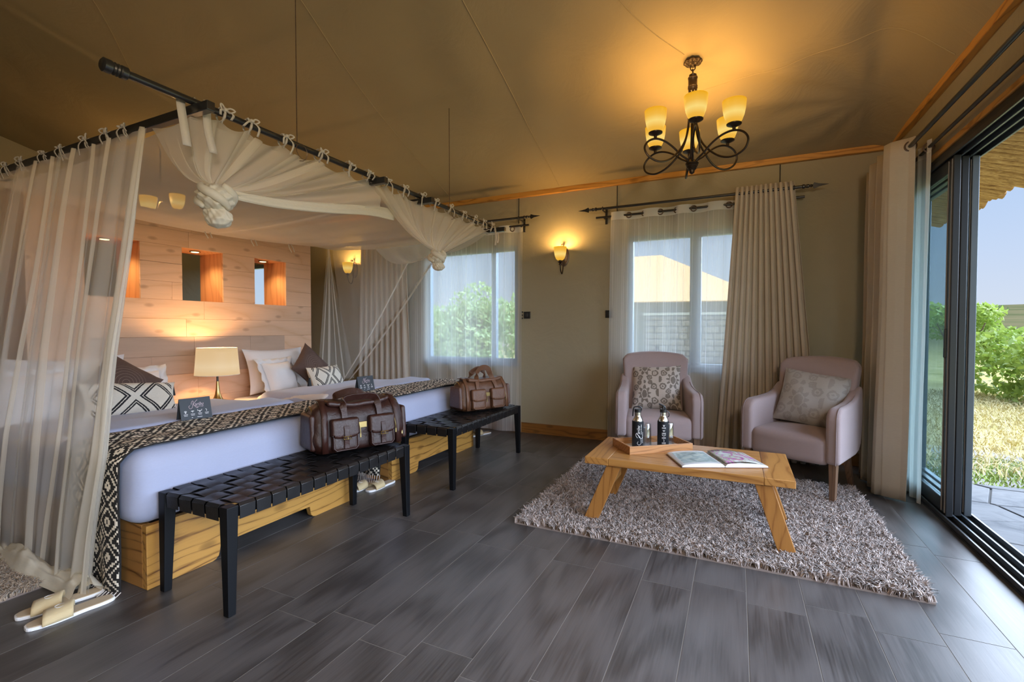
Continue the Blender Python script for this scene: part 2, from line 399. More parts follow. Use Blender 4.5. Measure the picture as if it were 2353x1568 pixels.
def runner_mat(name, W, L, p, q, st):
    t = NT(name); sp = t.n('SeparateXYZ', {0: t.n('TexCoord').outputs['UV']})
    qz = lambda x, m: t.math('MULTIPLY', t.math('FLOOR', t.math('DIVIDE', t.math('MULTIPLY', x, m), st)), st)
    u, v = qz(sp.outputs[0], W), qz(sp.outputs[1], L)
    d = t.math('ADD', absfr(t, u, p), absfr(t, v, q)); e_ = t.math('MINIMUM', d, t.math('SUBTRACT', 2.0, d))
    band = lambda a, b: t.math('MULTIPLY', t.math('GREATER_THAN', e_, a), t.math('LESS_THAN', e_, b))
    m = t.math('MAXIMUM', band(.70, .86), band(.09, .34))
    ed = t.math('ABSOLUTE', t.math('SUBTRACT', sp.outputs[0], .5)); m = t.math('MULTIPLY', m, t.math('LESS_THAN', ed, .488))
    nz = t.noise(t.co('UV', (90 * W, 90 * L, 1)), 1, 2)
    cream = t.mix(nz, (.70, .61, .48), (.86, .79, .68)); blk = t.mix(nz, (.006, .005, .005), (.018, .015, .014))
    return t.out(t.bsdf(t.mix(m, blk, cream), .95, 0, t.bump(t.math('ADD', m, nz), .25, .004)))
runner_mat('runner_weave', .47, 2.2, .19, .160, .0105)
runner_mat('runner_weave_far', .47, 2.2, .19, .15, .016)
def bw_mat():
    t = NT('bw_pattern'); uv = t.n('TexCoord').outputs['UV']; nz = t.noise(t.n('Mapping', {0: uv, 3: (60, 40, 1)}).outputs[0], 1, 3)
    sp = t.n('SeparateXYZ', {0: uv}); u = t.math('ADD', sp.outputs[0], t.math('MULTIPLY', t.math('SUBTRACT', nz, .5), .018)); v = sp.outputs[1]
    x = t.math('ABSOLUTE', t.math('SUBTRACT', t.math('FRACT', t.math('ADD', t.math('MULTIPLY', u, 2.0), .02)), .5)); y = t.math('ABSOLUTE', t.math('SUBTRACT', v, .5))
    d = t.math('ADD', t.math('DIVIDE', x, .42), t.math('DIVIDE', y, .48))
    a = t.math('ABSOLUTE', t.math('SUBTRACT', d, .84)); m = t.math('MULTIPLY', t.math('LESS_THAN', a, .15), t.math('GREATER_THAN', a, .028))
    a2 = t.math('ABSOLUTE', t.math('SUBTRACT', d, 1.5)); m2 = t.math('MULTIPLY', t.math('LESS_THAN', a2, .13), t.math('GREATER_THAN', a2, .025))
    edge = t.math('LESS_THAN', t.math('ABSOLUTE', t.math('SUBTRACT', u, .5)), .44)
    m = t.math('MULTIPLY', t.math('MAXIMUM', m, m2), edge)
    c = t.mix(m, t.mix(nz, (.55, .50, .42), (.68, .63, .55)), (.012, .012, .015))
    return t.out(t.bsdf(c, .95, 0, t.bump(t.math('ADD', t.math('MULTIPLY', m, 1.5), nz), .4, .006)))
bw_mat()
def damask(name, a, b, soft=1.0, sc_=1.0):
    t = NT(name); uv = t.n('TexCoord').outputs['UV']; sp = t.n('SeparateXYZ', {0: uv})
    u = t.math('MULTIPLY', sp.outputs[0], 1.75 * sc_); v = t.math('MULTIPLY', sp.outputs[1], 1.6 * sc_)
    # half-drop repeat: every other column shifted by half
    col = t.math('FLOOR', u); v = t.math('ADD', v, t.math('MULTIPLY', t.math('MODULO', col, 2.0), .5))
    mu = t.math('ABSOLUTE', t.math('SUBTRACT', t.math('FRACT', u), .5)); mv = t.math('FRACT', v)
    wob = t.math('MULTIPLY', t.math('SUBTRACT', t.noise(t.n('Mapping', {0: uv, 3: (16, 16, 1)}).outputs[0], 1.0, 4, .65), .5), .13)
    y = t.math('SUBTRACT', mv, .5); add = lambda a, b: t.math('ADD', a, b); mul = lambda a, b: t.math('MULTIPLY', a, b); lt = lambda a, b: t.math('LESS_THAN', a, b)
    dist = lambda a, b, ca, cb: t.math('SQRT', add(mul(t.math('SUBTRACT', a, ca), t.math('SUBTRACT', a, ca)), mul(t.math('SUBTRACT', b, cb), t.math('SUBTRACT', b, cb))))
    r = dist(mul(mu, 1.15), mul(y, .8), 0.0, 0.0); an = t.n('Math', {0: mu, 1: y}, operation='ARCTAN2').outputs[0]
    med = lt(r, add(add(.215, mul(t.math('COSINE', mul(an, 9.0)), .055)), wob))
    cut = t.math('GREATER_THAN', t.math('ABSOLUTE', t.math('SUBTRACT', add(r, wob), .125)), .017); m = mul(med, cut)
    for cx_, cy_, rr in ((.33, .26, .085), (.36, -.24, .095), (.20, .42, .06), (.17, -.40, .07)):
        d1 = add(dist(mu, y, cx_, cy_), wob); m = t.math('MAXIMUM', m, lt(t.math('ABSOLUTE', t.math('SUBTRACT', d1, rr)), .026)); m = t.math('MAXIMUM', m, lt(d1, .030))
    m = t.math('MAXIMUM', m, lt(add(dist(mu, mul(y, .6), 0.0, .27), wob), .045)); m = t.math('MAXIMUM', m, lt(add(dist(mu, mul(y, .6), .47, .02), wob), .075))
    m = mul(m, soft)
    fine = t.noise(t.n('Mapping', {0: uv, 3: (140, 140, 1)}).outputs[0], 1, 2)
    c = t.mix(t.math('MULTIPLY', m, 1.0), a, b); c = t.mix(t.math('MULTIPLY', fine, .25), c, tuple(x * .5 for x in b))
    return t.out(t.bsdf(c, .55, 0, t.bump(t.math('ADD', m, t.noise(t.co('Object'), 14, 3)), .25, .006), **{'Sheen Weight': .2}))
damask('damask_cream', (.52, .47, .43), (.17, .145, .125)); damask('damask_silver', (.38, .36, .345), (.21, .19, .175), .45, .8)
def ring_mat():
    t = NT('brown_rings'); sp = t.n('SeparateXYZ', {0: t.n('TexCoord').outputs['UV']})
    x = t.math('SUBTRACT', sp.outputs[0], .5); y = t.math('SUBTRACT', sp.outputs[1], .5)
    r = t.math('SQRT', t.math('ADD', t.math('MULTIPLY', x, x), t.math('MULTIPLY', y, y)))
    a = t.math('MULTIPLY', t.math('ABSOLUTE', t.math('SUBTRACT', t.math('FRACT', t.math('DIVIDE', r, .055)), .5)), 2.0)
    an = t.math('FRACT', t.math('MULTIPLY', t.n('Math', {0: y, 1: x}, operation='ARCTAN2').outputs[0], 14.0))
    m = t.math('MULTIPLY', t.math('GREATER_THAN', a, .91), t.math('LESS_THAN', r, .33)); m = t.math('MULTIPLY', m, t.math('LESS_THAN', an, .6))
    n = t.noise(t.co('Object', (40, 40, 300)), 1, 3)
    c = t.mix(n, (.055, .030, .023), (.11, .064, .05)); c = t.mix(m, c, (.36, .27, .21))
    return t.out(t.bsdf(c, .9, 0, t.bump(n, .25, .003)))
ring_mat()
glow('amber_glass', (1.0, .72, .20), (.88, .40, .004), .95, .062, .095)
glow('drum_shade', (1.0, .76, .46), (.90, .62, .32), .72, .34, .15)
t = NT('fill_bowl_glow'); t.out(t.n('Emission', {0: (1, .82, .62), 1: 1.2}))  # glowing bowl of the added fill lamp behind the viewer
t = NT('lamp_bulb'); t.out(t.n('Emission', {0: (1, .78, .42), 1: 4.0}))
t = NT('downlight_lens'); t.out(t.n('Emission', {0: (1, .74, .32), 1: 5.0}))
# outdoors
def thatch_mat():
    t = NT('thatch_reed'); v = t.co('Object', (2.2, 40, 40), rnd=11.0); n = t.noise(v, 1.3, 5, .65, .8)
    c = t.ramp(n, [(.25, (.12, .05, .015)), (.5, (.40, .22, .07)), (.8, (.66, .43, .19))])
    return t.out(t.bsdf(c, .8, 0, t.bump(n, .6, .02)))
thatch_mat()
def ground_mat():
    t = NT('savanna_ground'); v = t.co('Object'); g = t.n('SeparateXYZ', {0: v})
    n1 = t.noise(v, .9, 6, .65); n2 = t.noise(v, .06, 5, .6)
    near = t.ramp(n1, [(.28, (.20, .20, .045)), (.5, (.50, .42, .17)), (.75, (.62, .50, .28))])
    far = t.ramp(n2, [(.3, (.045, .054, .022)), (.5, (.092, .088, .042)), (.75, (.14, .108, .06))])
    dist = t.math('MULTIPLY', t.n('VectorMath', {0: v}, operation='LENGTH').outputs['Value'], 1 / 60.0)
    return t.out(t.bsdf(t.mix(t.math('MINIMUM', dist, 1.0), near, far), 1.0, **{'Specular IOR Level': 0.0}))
ground_mat()
simple('grass_green', (.20, .27, .05), .8, 0, .5, 3.0); simple('grass_straw', (.60, .50, .24), .8, 0, .3, 3.0)
def leaf_mat(name, a, b):
    t = NT(name); c = t.mix(t.noise(t.co('Object'), 3.0, 3), a, b); d = t.bsdf(c, .5); tl = t.n('BsdfTranslucent', {0: c})
    return t.out(t.n('MixShader', {0: .35, 1: d, 2: tl}))
leaf_mat('leaf_bush', (.14, .27, .035), (.50, .58, .13)); leaf_mat('leaf_tree', (.30, .42, .16), (.56, .66, .32)); leaf_mat('leaf_far', (.10, .15, .06), (.2, .25, .1))
simple('bark', (.13, .09, .06), .9, 0, .3, 20)
def stone_mat(name, a, b):
    t = NT(name); v = t.co('Object', rnd=13.0); n = t.noise(v, 3.5, 6, .65, 1.4)
    c = t.ramp(n, [(.25, a), (.55, b), (.8, tuple(min(1, x * 1.15) for x in b))]); return t.out(t.bsdf(c, .85, 0, t.bump(n, .5, .02)))
stone_mat('flagstone', (.06, .065, .075), (.145, .147, .155)); stone_mat('wall_stone', (.09, .075, .065), (.24, .20, .165))
simple('mortar', (.15, .15, .15), .9); simple('tent_roof', (.82, .47, .20), .85, 0, .06); simple('tent_wall', (.30, .27, .22), .9, 0, .1)
simple('tent_trim', (.55, .53, .48), .8); simple('hut_thatch', (.40, .24, .12), .9, 0, .2); simple('hut_wall', (.52, .42, .34), .9)
simple('rug_back', (.25, .20, .18), .95)
def pile_mat(name, a, b):
    t = NT(name); n = t.ramp(t.noise(t.co('Object'), 38.0, 3, .7), [(.3, (0, 0, 0)), (.68, (1, 1, 1))]); c = t.mix(n, a, b)
    return t.out(t.bsdf(c, .8, 0, **{'Sheen Weight': .3}))
pile_mat('pile_grey', (.13, .10, .09), (.66, .55, .51)); pile_mat('pile_tan', (.34, .25, .18), (.52, .41, .31))
def page_mat(name, kind):
    t = NT(name); uv = t.n('TexCoord').outputs['UV']; sp = t.n('SeparateXYZ', {0: uv}); u, v = sp.outputs[0], sp.outputs[1]
    n = t.noise(t.n('Mapping', {0: uv, 3: (3, 3, 1)}).outputs[0], 1.6, 5, .6, .8)
    if kind == 0: pic = t.ramp(n, [(.3, (.16, .21, .21)), (.5, (.32, .40, .39)), (.7, (.50, .54, .48))]); lim = (.10, .92, .10, .90)
    else:
        pic = t.ramp(n, [(.36, (.30, .10, .30)), (.42, (.55, .16, .45)), (.46, (.32, .34, .20)), (.52, (.48, .50, .49)), (.7, (.60, .60, .63))]); lim = (.0, 1.0, .0, 1.0)
    ins = t.math('MULTIPLY', t.math('MULTIPLY', t.math('GREATER_THAN', u, lim[0]), t.math('LESS_THAN', u, lim[1])), t.math('MULTIPLY', t.math('GREATER_THAN', v, lim[2]), t.math('LESS_THAN', v, lim[3])))
    return t.out(t.bsdf(t.mix(ins, (.60, .60, .62), pic), .25))
page_mat('page_left', 0); page_mat('page_right', 1); simple('page_edge', (.80, .79, .77), .7, 0, .05, 200); simple('book_cover', (.16, .085, .06), .6)
simple('napkin', (.78, .80, .86), .85, 0, .05)
# ------------------------------------------------------------ room shell
def smin(a, b, k):
    h = max(0.0, min(1.0, .5 + .5 * (b - a) / k)); return b * (1 - h) + a * h - k * h * (1 - h)
def cz0(x, y):
    a = 2.76 + .22 * (5.0 - y) if y > 1.4 else 2.76 + .22 * 3.6 - .22 * (1.4 - y)
    return smin(a, 2.76 + 1.15 * max(-.2, 1.14 - x), .16)
def cz(x, y):
    d = Vector((x - .85, y - 4.3)); L = d.length
    wr = .010 * math.exp(-((L - 1.0) / 1.1) ** 2) * math.sin(11 * math.atan2(d.y, d.x) + 2 * mnoise.noise((x * 2, y * 2, 0)))
    edge = min(1, max(0, (5.0 - y) / .4)) * min(1, max(0, (1.14 - x) / .3))
    wr += .007 * math.sin(9 * x + 5 * y + 3 * mnoise.noise((x, y, 4.0))) * max(0, mnoise.noise((x * .8, y * .8, 9.0)) + .35)
    return cz0(x, y) + wr * edge
m = MB(); m.grid(lambda u, v: (-7.4 + 8.6 * u, -1.6 + 6.65 * v, cz(-7.4 + 8.6 * u, -1.6 + 6.65 * v)), 215, 165)
ceil = struct('ceiling', m, 'canvas_ceiling', 'tan canvas tent ceiling rising from the back wall', 'ceiling', angle=180)
for pts in (((-2.45, 1.7), (-2.61, 2.27), (-2.88, 3.24), (-3.15, 4.95)), ((-1.50, 1.5), (-1.59, 2.63), (-1.70, 4.0), (-1.78, 4.95)), ((-.30, 3.92), (.3, 3.80), (.8, 3.68), (1.12, 3.60)), ((-3.9, 1.45), (-4.04, 1.77), (-4.64, 2.3)), ((-.85, 2.5), (-.6, 3.1), (-.35, 3.5))):
    p = bez([(x, y, 0) for x, y in pts], 40); m = MB(); m.tube([(q.x, q.y, cz(q.x, q.y) - .001) for q in p], .0042, 5)
    m.build('seam', 'canvas_ceiling', ceil)
m = MB(); m.grid(lambda u, v: (-7.7 + 9.3 * u, -2.0 + 8.1 * v, cz0(min(1.0, -7.7 + 9.3 * u), -2.0 + 8.1 * v) + .18), 20, 40)
struct('roof', m, 'canvas_outside', 'unseen outer canvas fly sheet, back overhang added to shade the windows', 'roof', solid=.01)  # unseen sheet, its back overhang added to keep sun off the windows
# floor: concrete bed + porcelain wood-look planks
m = MB(); m.box((-7.4, -1.6, -.10), (1.36, 5.2, -.0012)); floor = struct('floor', m, 'grout', 'dark grey wood-look plank tile floor', 'floor', smooth=False)
g = .0019; tm = MB(); tm.box((g, g, -.012), (.2265 - g, .915 - g, 0)); tme = tm.mesh('tile', 'floor_tile', False)
for c in range(-21, 5):
    off = 2.292 if c % 2 == 0 else 2.385
    for r in range(-4, 4):
        y = off + .915 * r
        if y > 5.0: continue
        o = bpy.data.objects.new('tile', tme); C.objects.link(o); o.parent = floor
        o.location = (.052 + .2265 * c, y, 0)
        if y + .915 > 5.03: o.scale = (1, (5.03 - y) / .915, 1)
        if c == 4: o.scale = (.92, o.scale.y, 1)
# back wall with three window openings
def wall_holes(m, x0, x1, z0, z1, y0, y1, holes):
    xs = [x0]
    for a, b, c, d in holes:
        m.box((xs[-1], y0, z0), (a, y1, z1)); m.box((a, y0, z0), (b, y1, c)); m.box((a, y0, d), (b, y1, z1)); xs.append(b)
    m.box((xs[-1], y0, z0), (x1, y1, z1))
WIN = [(-7.05, -6.62, .95, 2.2), (-3.60, -2.31, .80, 2.17), (-1.04, .24, .80, 2.17)]
m = MB(); wall_holes(m, -7.4, 1.36, -.02, 2.80, 5.03, 5.15, WIN); wb = struct('wall_back', m, 'canvas_wall', 'olive tan canvas back wall with two curtained windows', 'wall', smooth=False)
for x in (-1.156, -2.294, .342): 
    m = MB(); m.tube([(x, 5.026, 2.42), (x, 5.026, 2.72)], .004, 6); m.build('seam_cord', 'black_matte', wb)
m = MB(); m.box((-7.52, -1.6, -.02), (-7.4, 5.15, 3.9)); struct('wall_left', m, 'canvas_wall', 'canvas side wall behind the headboard wall', 'wall', smooth=False)
m = MB(); m.box((-7.4, -1.72, -.02), (1.36, -1.6, 3.6)); struct('wall_front', m, 'canvas_wall', 'canvas wall behind the viewer', 'wall', smooth=False)
# right wall: header above the sliding door, short return behind the curtains
m = MB(); m.box((1.18, -1.6, 2.36), (1.36, 5.03, 2.84)); m.box((1.18, 4.82, -.02), (1.36, 5.03, 2.36)); m.box((1.18, -1.6, -.02), (1.36, -1.0, 2.36))
struct('wall_right', m, 'canvas_wall', 'canvas header wall above the sliding glass door', 'wall', smooth=False)
def trim(name, lo, hi, mat, label):
    m = MB(); m.box(lo, hi); return struct(name, m, mat, label, 'trim', bevel=.004)
trim('trim_1', (-7.3, 4.985, 2.71), (1.14, 5.03, 2.765), 'pine_trim', 'varnished pine rail along the top of the back wall')
trim('trim_2', (1.135, -1.6, 2.715), (1.18, 5.03, 2.775), 'pine_trim_y', 'varnished pine rail along the top of the door wall')
trim('trim_3', (1.165, -1.0, 2.325), (1.20, 4.82, 2.362), 'pine_trim_y', 'thin pine strip above the sliding door frame')
trim('baseboard_back', (-7.3, 5.0, 0), (1.18, 5.03, .115), 'baseboard_wood', 'brown wooden baseboard under the back wall')
# windows
def window(name, a, b, c, d, mull, label):
    m = MB(); f = .05
    m.box((a, 5.05, c), (a + f, 5.12, d)); m.box((b - f, 5.05, c), (b, 5.12, d)); m.box((a + f, 5.05, c), (b - f, 5.12, c + f)); m.box((a + f, 5.05, d - f), (b - f, 5.12, d))
    r = struct(name, m, 'window_metal', label, 'window', smooth=False, bevel=.004)
    if mull:
        m = MB(); m.box((mull[0], 5.045, c + f), (mull[1], 5.115, d - f)); m.build('mullion', 'window_metal', r, bevel=.004)
    xs = [a + f] + (list(mull) if mull else []) + [b - f]
    for k in range(0, len(xs), 2):
        m = MB(); m.box((xs[k], 5.08, c + f), (xs[k + 1], 5.085, d - f)); m.build('pane', 'glass', r, smooth=False)
    m = MB(); m.box((a - .02, 5.0, c - .035), (b + .02, 5.05, c)); m.build('sill', 'window_metal', r, bevel=.004)
window('window_1', *WIN[1], (-2.665, -2.605), 'grey framed window behind the sheer beside the bed')
window('window_2', *WIN[2], (-.43, -.325), 'grey framed window behind the left armchair')
window('window_3', *WIN[0], None, 'narrow bright window seen through the right wall niche')
# sliding door: frame, triple track, three stacked leaves
m = MB(); m.box((1.19, 4.76, 0), (1.36, 4.82, 2.325)); m.box((1.19, -1.0, 0), (1.36, -.94, 2.325)); m.box((1.175, -.94, 2.285), (1.36, 4.76, 2.325))
door = struct('door_1', m, 'door_metal', 'black aluminium sliding glass door pushed open towards the corner', 'door', smooth=False, bevel=.003)
m = MB(); m.box((1.165, -.94, -.02), (1.36, 4.76, .012)); m.build('sill_track', 'door_metal', door, smooth=False)
for x in (1.168, 1.222, 1.277, 1.335):
    for z in (.012, 2.258):
        m = MB(); m.box((x, -.94, z), (x + .012, 4.76, z + .028)); m.build('track_rail', 'door_stile' if x > 1.2 else 'black_metal', door, smooth=False, bevel=.002)
for k, x in enumerate((1.186, 1.24, 1.295)):
    y0, y1, h = (3.80, 4.76, .034), (3.83, 4.76, .034), 0
    y0 = (3.80, 3.845, 3.865)[k]; y1 = 4.755; s = .085 if k == 0 else .09; z0, z1 = .03, 2.265
    m = MB(); m.box((x, y0, z0), (x + .036, y0 + s, z1)); m.box((x, y1 - s, z0), (x + .036, y1, z1)); m.box((x, y0 + s, z0), (x + .036, y1 - s, z0 + .10)); m.box((x, y0 + s, z1 - .09), (x + .036, y1 - s, z1))
    fr = m.build('leaf_frame', 'door_metal' if k < 2 else 'door_stile', door, smooth=False, bevel=.004)
    m = MB(); m.box((x + .014, y0 + s, z0 + .10), (x + .022, y1 - s, z1 - .09)); m.build('pane', 'screen_glass' if k == 0 else 'glass', fr, smooth=False)
    for dy in (.012, s - .02):
        m = MB(); m.box((x - .004, y0 + dy, z0 + .02), (x + .002, y0 + dy + .008, z1 - .02)); m.build('seal', 'rubber_seal', fr, smooth=False)
    if k < 2:
        m = MB(); m.box((x - .016, y0 + .03, 1.02), (x - .004, y0 + .05, 1.20)); m.build('handle', 'black_metal', fr, bevel=.003)
# light switches on the back wall
for x, lb in ((-2.19, 'black switch plate right of the bed window curtain'), (-1.235, 'black switch plate left of the middle window curtain')):
    t_ = thing('light_switch', lb, 'switch', (x, 5.03, 1.36))
    m = MB(); m.box((-.04, -.012, -.04), (.04, 0, .04)); m.build('plate', 'black_plastic', t_, bevel=.003)
    m = MB(); m.box((-.014, -.02, -.02), (.014, -.011, .02)); m.build('rocker', 'black_metal', t_, bevel=.002)
    if x < -2:
        for z in (-.03, .0, .03): m = MB(); m.lathe([(.0, -.0), (.009, .0), (.009, .012), (0, .012)], 8, -.062, z * 1.2, 'Y'); m.M = Matrix.Identity(4); m.build('knob', 'black_metal', t_, off=(0, .012, 0))
# ------------------------------------------------------------ headboard wall: planks, niches
NY = [(1.86, 2.23), (2.56, 2.93), (3.26, 3.63)]; NZ = (1.455, 1.925); HX = -4.45; HY = (1.53, 3.965); HT = 2.20
m = MB()
ys = [HY[0]] + [y for n in NY for y in n] + [HY[1]]
for k in range(0, len(ys), 2): m.box((HX - .35, ys[k], NZ[0]), (HX - .018, ys[k + 1], NZ[1]))
m.box((HX - .35, HY[0], 0), (HX - .018, HY[1], NZ[0])); m.box((HX - .35, HY[0], NZ[1]), (HX - .018, HY[1], HT))
hw = struct('wall_headboard', m, 'niche_wood', 'freestanding wood plank headboard wall with three square niches', 'wall', smooth=False)
zs = [0, .19, .38, .58, .80, .965, 1.13, 1.29, 1.455, 1.61, 1.77, 1.925, 2.065, HT]
for r, (z0, z1) in enumerate(zip(zs, zs[1:])):
    cuts = [HY[0]]; y = HY[0] + R.uniform(.4, 1.6)
    dark = z0 >= .79 and z1 <= 1.14
    if dark: cuts += [1.89, 2.30 + .35 * (r % 2), 3.0 + .2 * (r % 2), 3.60]
    else:
        while y < HY[1] - .25: cuts.append(y); y += R.uniform(1.2, 2.0)
    if NZ[0] - .01 <= z0 < NZ[1] - .01: cuts = sorted(set([c for c in cuts if not any(a - .08 < c < b + .08 for a, b in NY)] + [y for n in NY for y in n]))
    cuts.append(HY[1])
    for a, b in zip(cuts, cuts[1:]):
        if NZ[0] - .01 <= z0 < NZ[1] - .01 and any(abs(a - n[0]) < .01 for n in NY): continue
        dk = dark and 1.88 < a < 3.59; d = R.uniform(0, .002) + (.005 if dk else 0)
        m = MB(); m.box((-.018, .0006, .0007), (d, b - a - .0006, z1 - z0 - .0007)); o = m.build('plank', 'headboard_dark' if dk else 'headboard_plank', hw, smooth=False, bevel=.0007, bseg=1)
        o.location = (HX, a, z0)
for k, (a, b) in enumerate(NY):
    t_ = thing('downlight', 'small round downlight in the top of the %s wall niche' % ('left', 'middle', 'right')[k], 'light', (HX - .12, (a + b) / 2, NZ[1]))
    m = MB(); m.lathe([(.0, -.001), (.040, -.001), (.045, -.008), (.036, -.010), (.034, -.004), (0, -.004)], 20); m.build('rim', 'steel', t_)
    m = MB(); m.lathe([(0, -.0045), (.033, -.0045), (.030, -.012), (0, -.014)], 20); m.build('lens', 'downlight_lens', t_)
    s_ = lamp('niche_spot', 'SPOT', (0, 0, -.03), SPOT * 6, (1, .68, .32), t_, spot_size=2.3, spot_blend=.9, shadow_soft_size=.03)
# ------------------------------------------------------------ outdoors
V = []; F = []; nr, na = 46, 72
for i in range(nr):
    r = 1.0 + 700 * (i / (nr - 1)) ** 3.2
    for j in range(na):
        a = 2 * PI * j / na; x, y = 2 + r * math.cos(a), 6 + r * math.sin(a)
        V.append((x, y, -.14 + .02 * mnoise.noise((x * .7, y * .7, 0)) * min(1, r / 4) + max(0, r - 40) * .040 + min(1, max(0, r - 60) / 60) * 1.6 * mnoise.noise((x * .012, y * .012, 3)))) 
for i in range(nr - 1):
    for j in range(na): F.append((i * na + j, (i + 1) * na + j, (i + 1) * na + (j + 1) % na, i * na + (j + 1) % na))
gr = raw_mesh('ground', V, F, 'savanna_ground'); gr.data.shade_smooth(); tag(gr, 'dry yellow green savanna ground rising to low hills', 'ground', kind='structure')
# flagstone patio outside the sliding door
pm = MB(); pm.box((1.36, -1.5, -.16), (3.6, 5.08, -.075)); patio = struct('patio', pm, 'mortar', 'grey flagstone patio outside the sliding door', 'patio', smooth=False)
def clip(poly, p, n):
    out = []
    for k in range(len(poly)):
        a, b = poly[k], poly[(k + 1) % len(poly)]; da = (a[0] - p[0]) * n[0] + (a[1] - p[1]) * n[1]; db = (b[0] - p[0]) * n[0] + (b[1] - p[1]) * n[1]
        if da <= 0: out.append(a)
        if da * db < 0: t_ = da / (da - db); out.append((a[0] + (b[0] - a[0]) * t_, a[1] + (b[1] - a[1]) * t_))
    return out
seeds = [(1.36 + .5 * (i + R.uniform(.1, .9)), 1.0 + .46 * (j + R.uniform(.1, .9))) for i in range(-1, 6) for j in range(-1, 10)]
for sx_, sy_ in seeds:
    poly = [(1.37, 1.0), (3.6, 1.0), (3.6, 5.07), (1.37, 5.07)]
    for q in seeds:
        if q == (sx_, sy_): continue
        d = (q[0] - sx_, q[1] - sy_); L = math.hypot(*d)
        if L > 1.6: continue
        n = (d[0] / L, d[1] / L); poly = clip(poly, (sx_ + d[0] / 2 - n[0] * .006, sy_ + d[1] / 2 - n[1] * .006), n)
        if len(poly) < 3: break
    if len(poly) < 3 or not (1.36 < sum(p[0] for p in poly) / len(poly) < 3.6): continue
    cx, cy = sum(p[0] for p in poly) / len(poly), sum(p[1] for p in poly) / len(poly)
    m = MB(); m.extrude([(x - cx, y - cy) for x, y in poly], .05 + R.uniform(-.003, .004), 'Z', -.11); o = m.build('flagstone', 'flagstone', patio, smooth=False, bevel=.005); o.location = (cx, cy, 0)
# thatched porch roof
pr = thing('porch_roof', 'thatched reed porch roof overhanging outside the sliding door', 'roof', (1.3, 5, 2.9))
for k in range(64):
    y = 2.6 + .0855 * k + R.uniform(-.012, .012) - 5; r_ = R.uniform(.040, .056); L = 1.09 + R.uniform(-.03, .05)
    path = [(-.02 + L * q, y + .012 * math.sin(3 * q + k), -.31 * L * q + R.uniform(-.006, .006)) for q in (0, .25, .5, .75, 1)]
    m = MB(); m.tube(path, [r_ * R.uniform(.85, 1.1) for _ in path], 7); m.build('reed', 'thatch_reed', pr, angle=60)
m = MB(); m.hexa([(-.1, -3, .09), (1.02, -3, -.26), (1.02, 3.2, -.26), (-.1, 3.2, .09), (-.1, -3, .19), (1.02, -3, -.16), (1.02, 3.2, -.16), (-.1, 3.2, .19)]); m.build('thatch_layer', 'thatch_reed', pr)
rng = np.random.default_rng(3)
def strands(n, pos, h, wid, lean):
    # n tapering blades, four-vertex ribbons with one bend
    P = pos; a = rng.uniform(0, 2 * PI, n); d = np.stack([np.cos(a), np.sin(a), 0 * a], 1); b = rng.uniform(0, 2 * PI, n); s_ = np.stack([np.cos(b), np.sin(b), 0 * b], 1) * wid
    hh = (h * rng.uniform(.6, 1.2, n))[:, None]; up = np.array([[0, 0, 1.0]]); ln = rng.uniform(.3, 1.0, n)[:, None] * lean
    m1 = P + up * hh * .55 + d * ln * hh * .35; tp = P + up * hh * (1 - .25 * lean) + d * ln * hh
    V = np.stack([P - s_, P + s_, m1 + s_ * .8, m1 - s_ * .8, tp + s_ * .25, tp - s_ * .25], 1).reshape(-1, 3)
    k = np.arange(n)[:, None] * 6; F = np.concatenate([k + np.array([[0, 1, 2, 3]]), k + np.array([[3, 2, 4, 5]])], 0); return V, F
for nm, mt, n, y0, y1, h, lb in (('green_grass', 'grass_green', 9000, 5.12, 6.4, .06, 'short green grass along the patio edge'), ('dry_grass', 'grass_straw', 16000, 5.6, 13.0, .14, 'long straw coloured dry grass beyond the patio')):
    P = np.stack([rng.uniform(1.3, 6.5, n), rng.uniform(y0, y1, n), np.full(n, -.14)], 1); Vv, Ff = strands(n, P, h, .006, 1.1 if mt == 'grass_green' else 1.6)
    tag(raw_mesh(nm, Vv, Ff, mt), lb, 'grass', kind='stuff')
def foliage(n, centre, rad, size, lump=5):
    cs = rng.normal(0, .42, (lump, 3)) * rad; rr = rng.uniform(.35, .6, lump)
    pick = rng.integers(0, lump, n); d = rng.normal(0, 1, (n, 3)); d /= np.linalg.norm(d, axis=1)[:, None]
    P = np.array(centre) + cs[pick] + d * (rr[pick] * rng.uniform(.55, 1.05, n) ** .5)[:, None] * rad
    a = rng.normal(0, 1, (n, 3)); a /= np.linalg.norm(a, axis=1)[:, None]; b = np.cross(a, rng.normal(0, 1, (n, 3))); b /= np.linalg.norm(b, axis=1)[:, None]
    s_ = (size * rng.uniform(.6, 1.3, n))[:, None]; nrm = np.cross(a, b)
    V = np.stack([P - a * s_, P + b * s_ * .45 + nrm * s_ * .15, P + a * s_, P - b * s_ * .45 + nrm * s_ * .15], 1).reshape(-1, 3); F = np.arange(4 * n).reshape(n, 4); return V, F
def shrub(name, label, cat, loc, rad, zc, n, size, mat, trunk=None, group=None, lump=9, stems=4):
    t_ = thing(name, label, cat, loc, 0, group); Vv, Ff = foliage(n, (0, 0, zc), np.array(rad), size, lump); raw_mesh('foliage', Vv, Ff, mat, t_, 'stuff')
    for k in range(stems):
        a = 2 * PI * k / stems + .4; m = MB(); q = Vector((math.cos(a) * rad[0] * .6, math.sin(a) * rad[1] * .6, zc + rad[2] * .5))
        m.tube(bez([(0, 0, -.05), (q.x * .3, q.y * .3, zc * .5), tuple(q)], 8), [(trunk or .03) * (1 - .08 * i) for i in range(9)], 6); m.build('stem', 'bark', t_)
    return t_
shrub('leafy_bush', 'big leafy green bush in the grass outside the open door', 'bush', (5.15, 11.6, -.14), (1.15, 1.1, .75), .85, 5200, .075, 'leaf_bush')
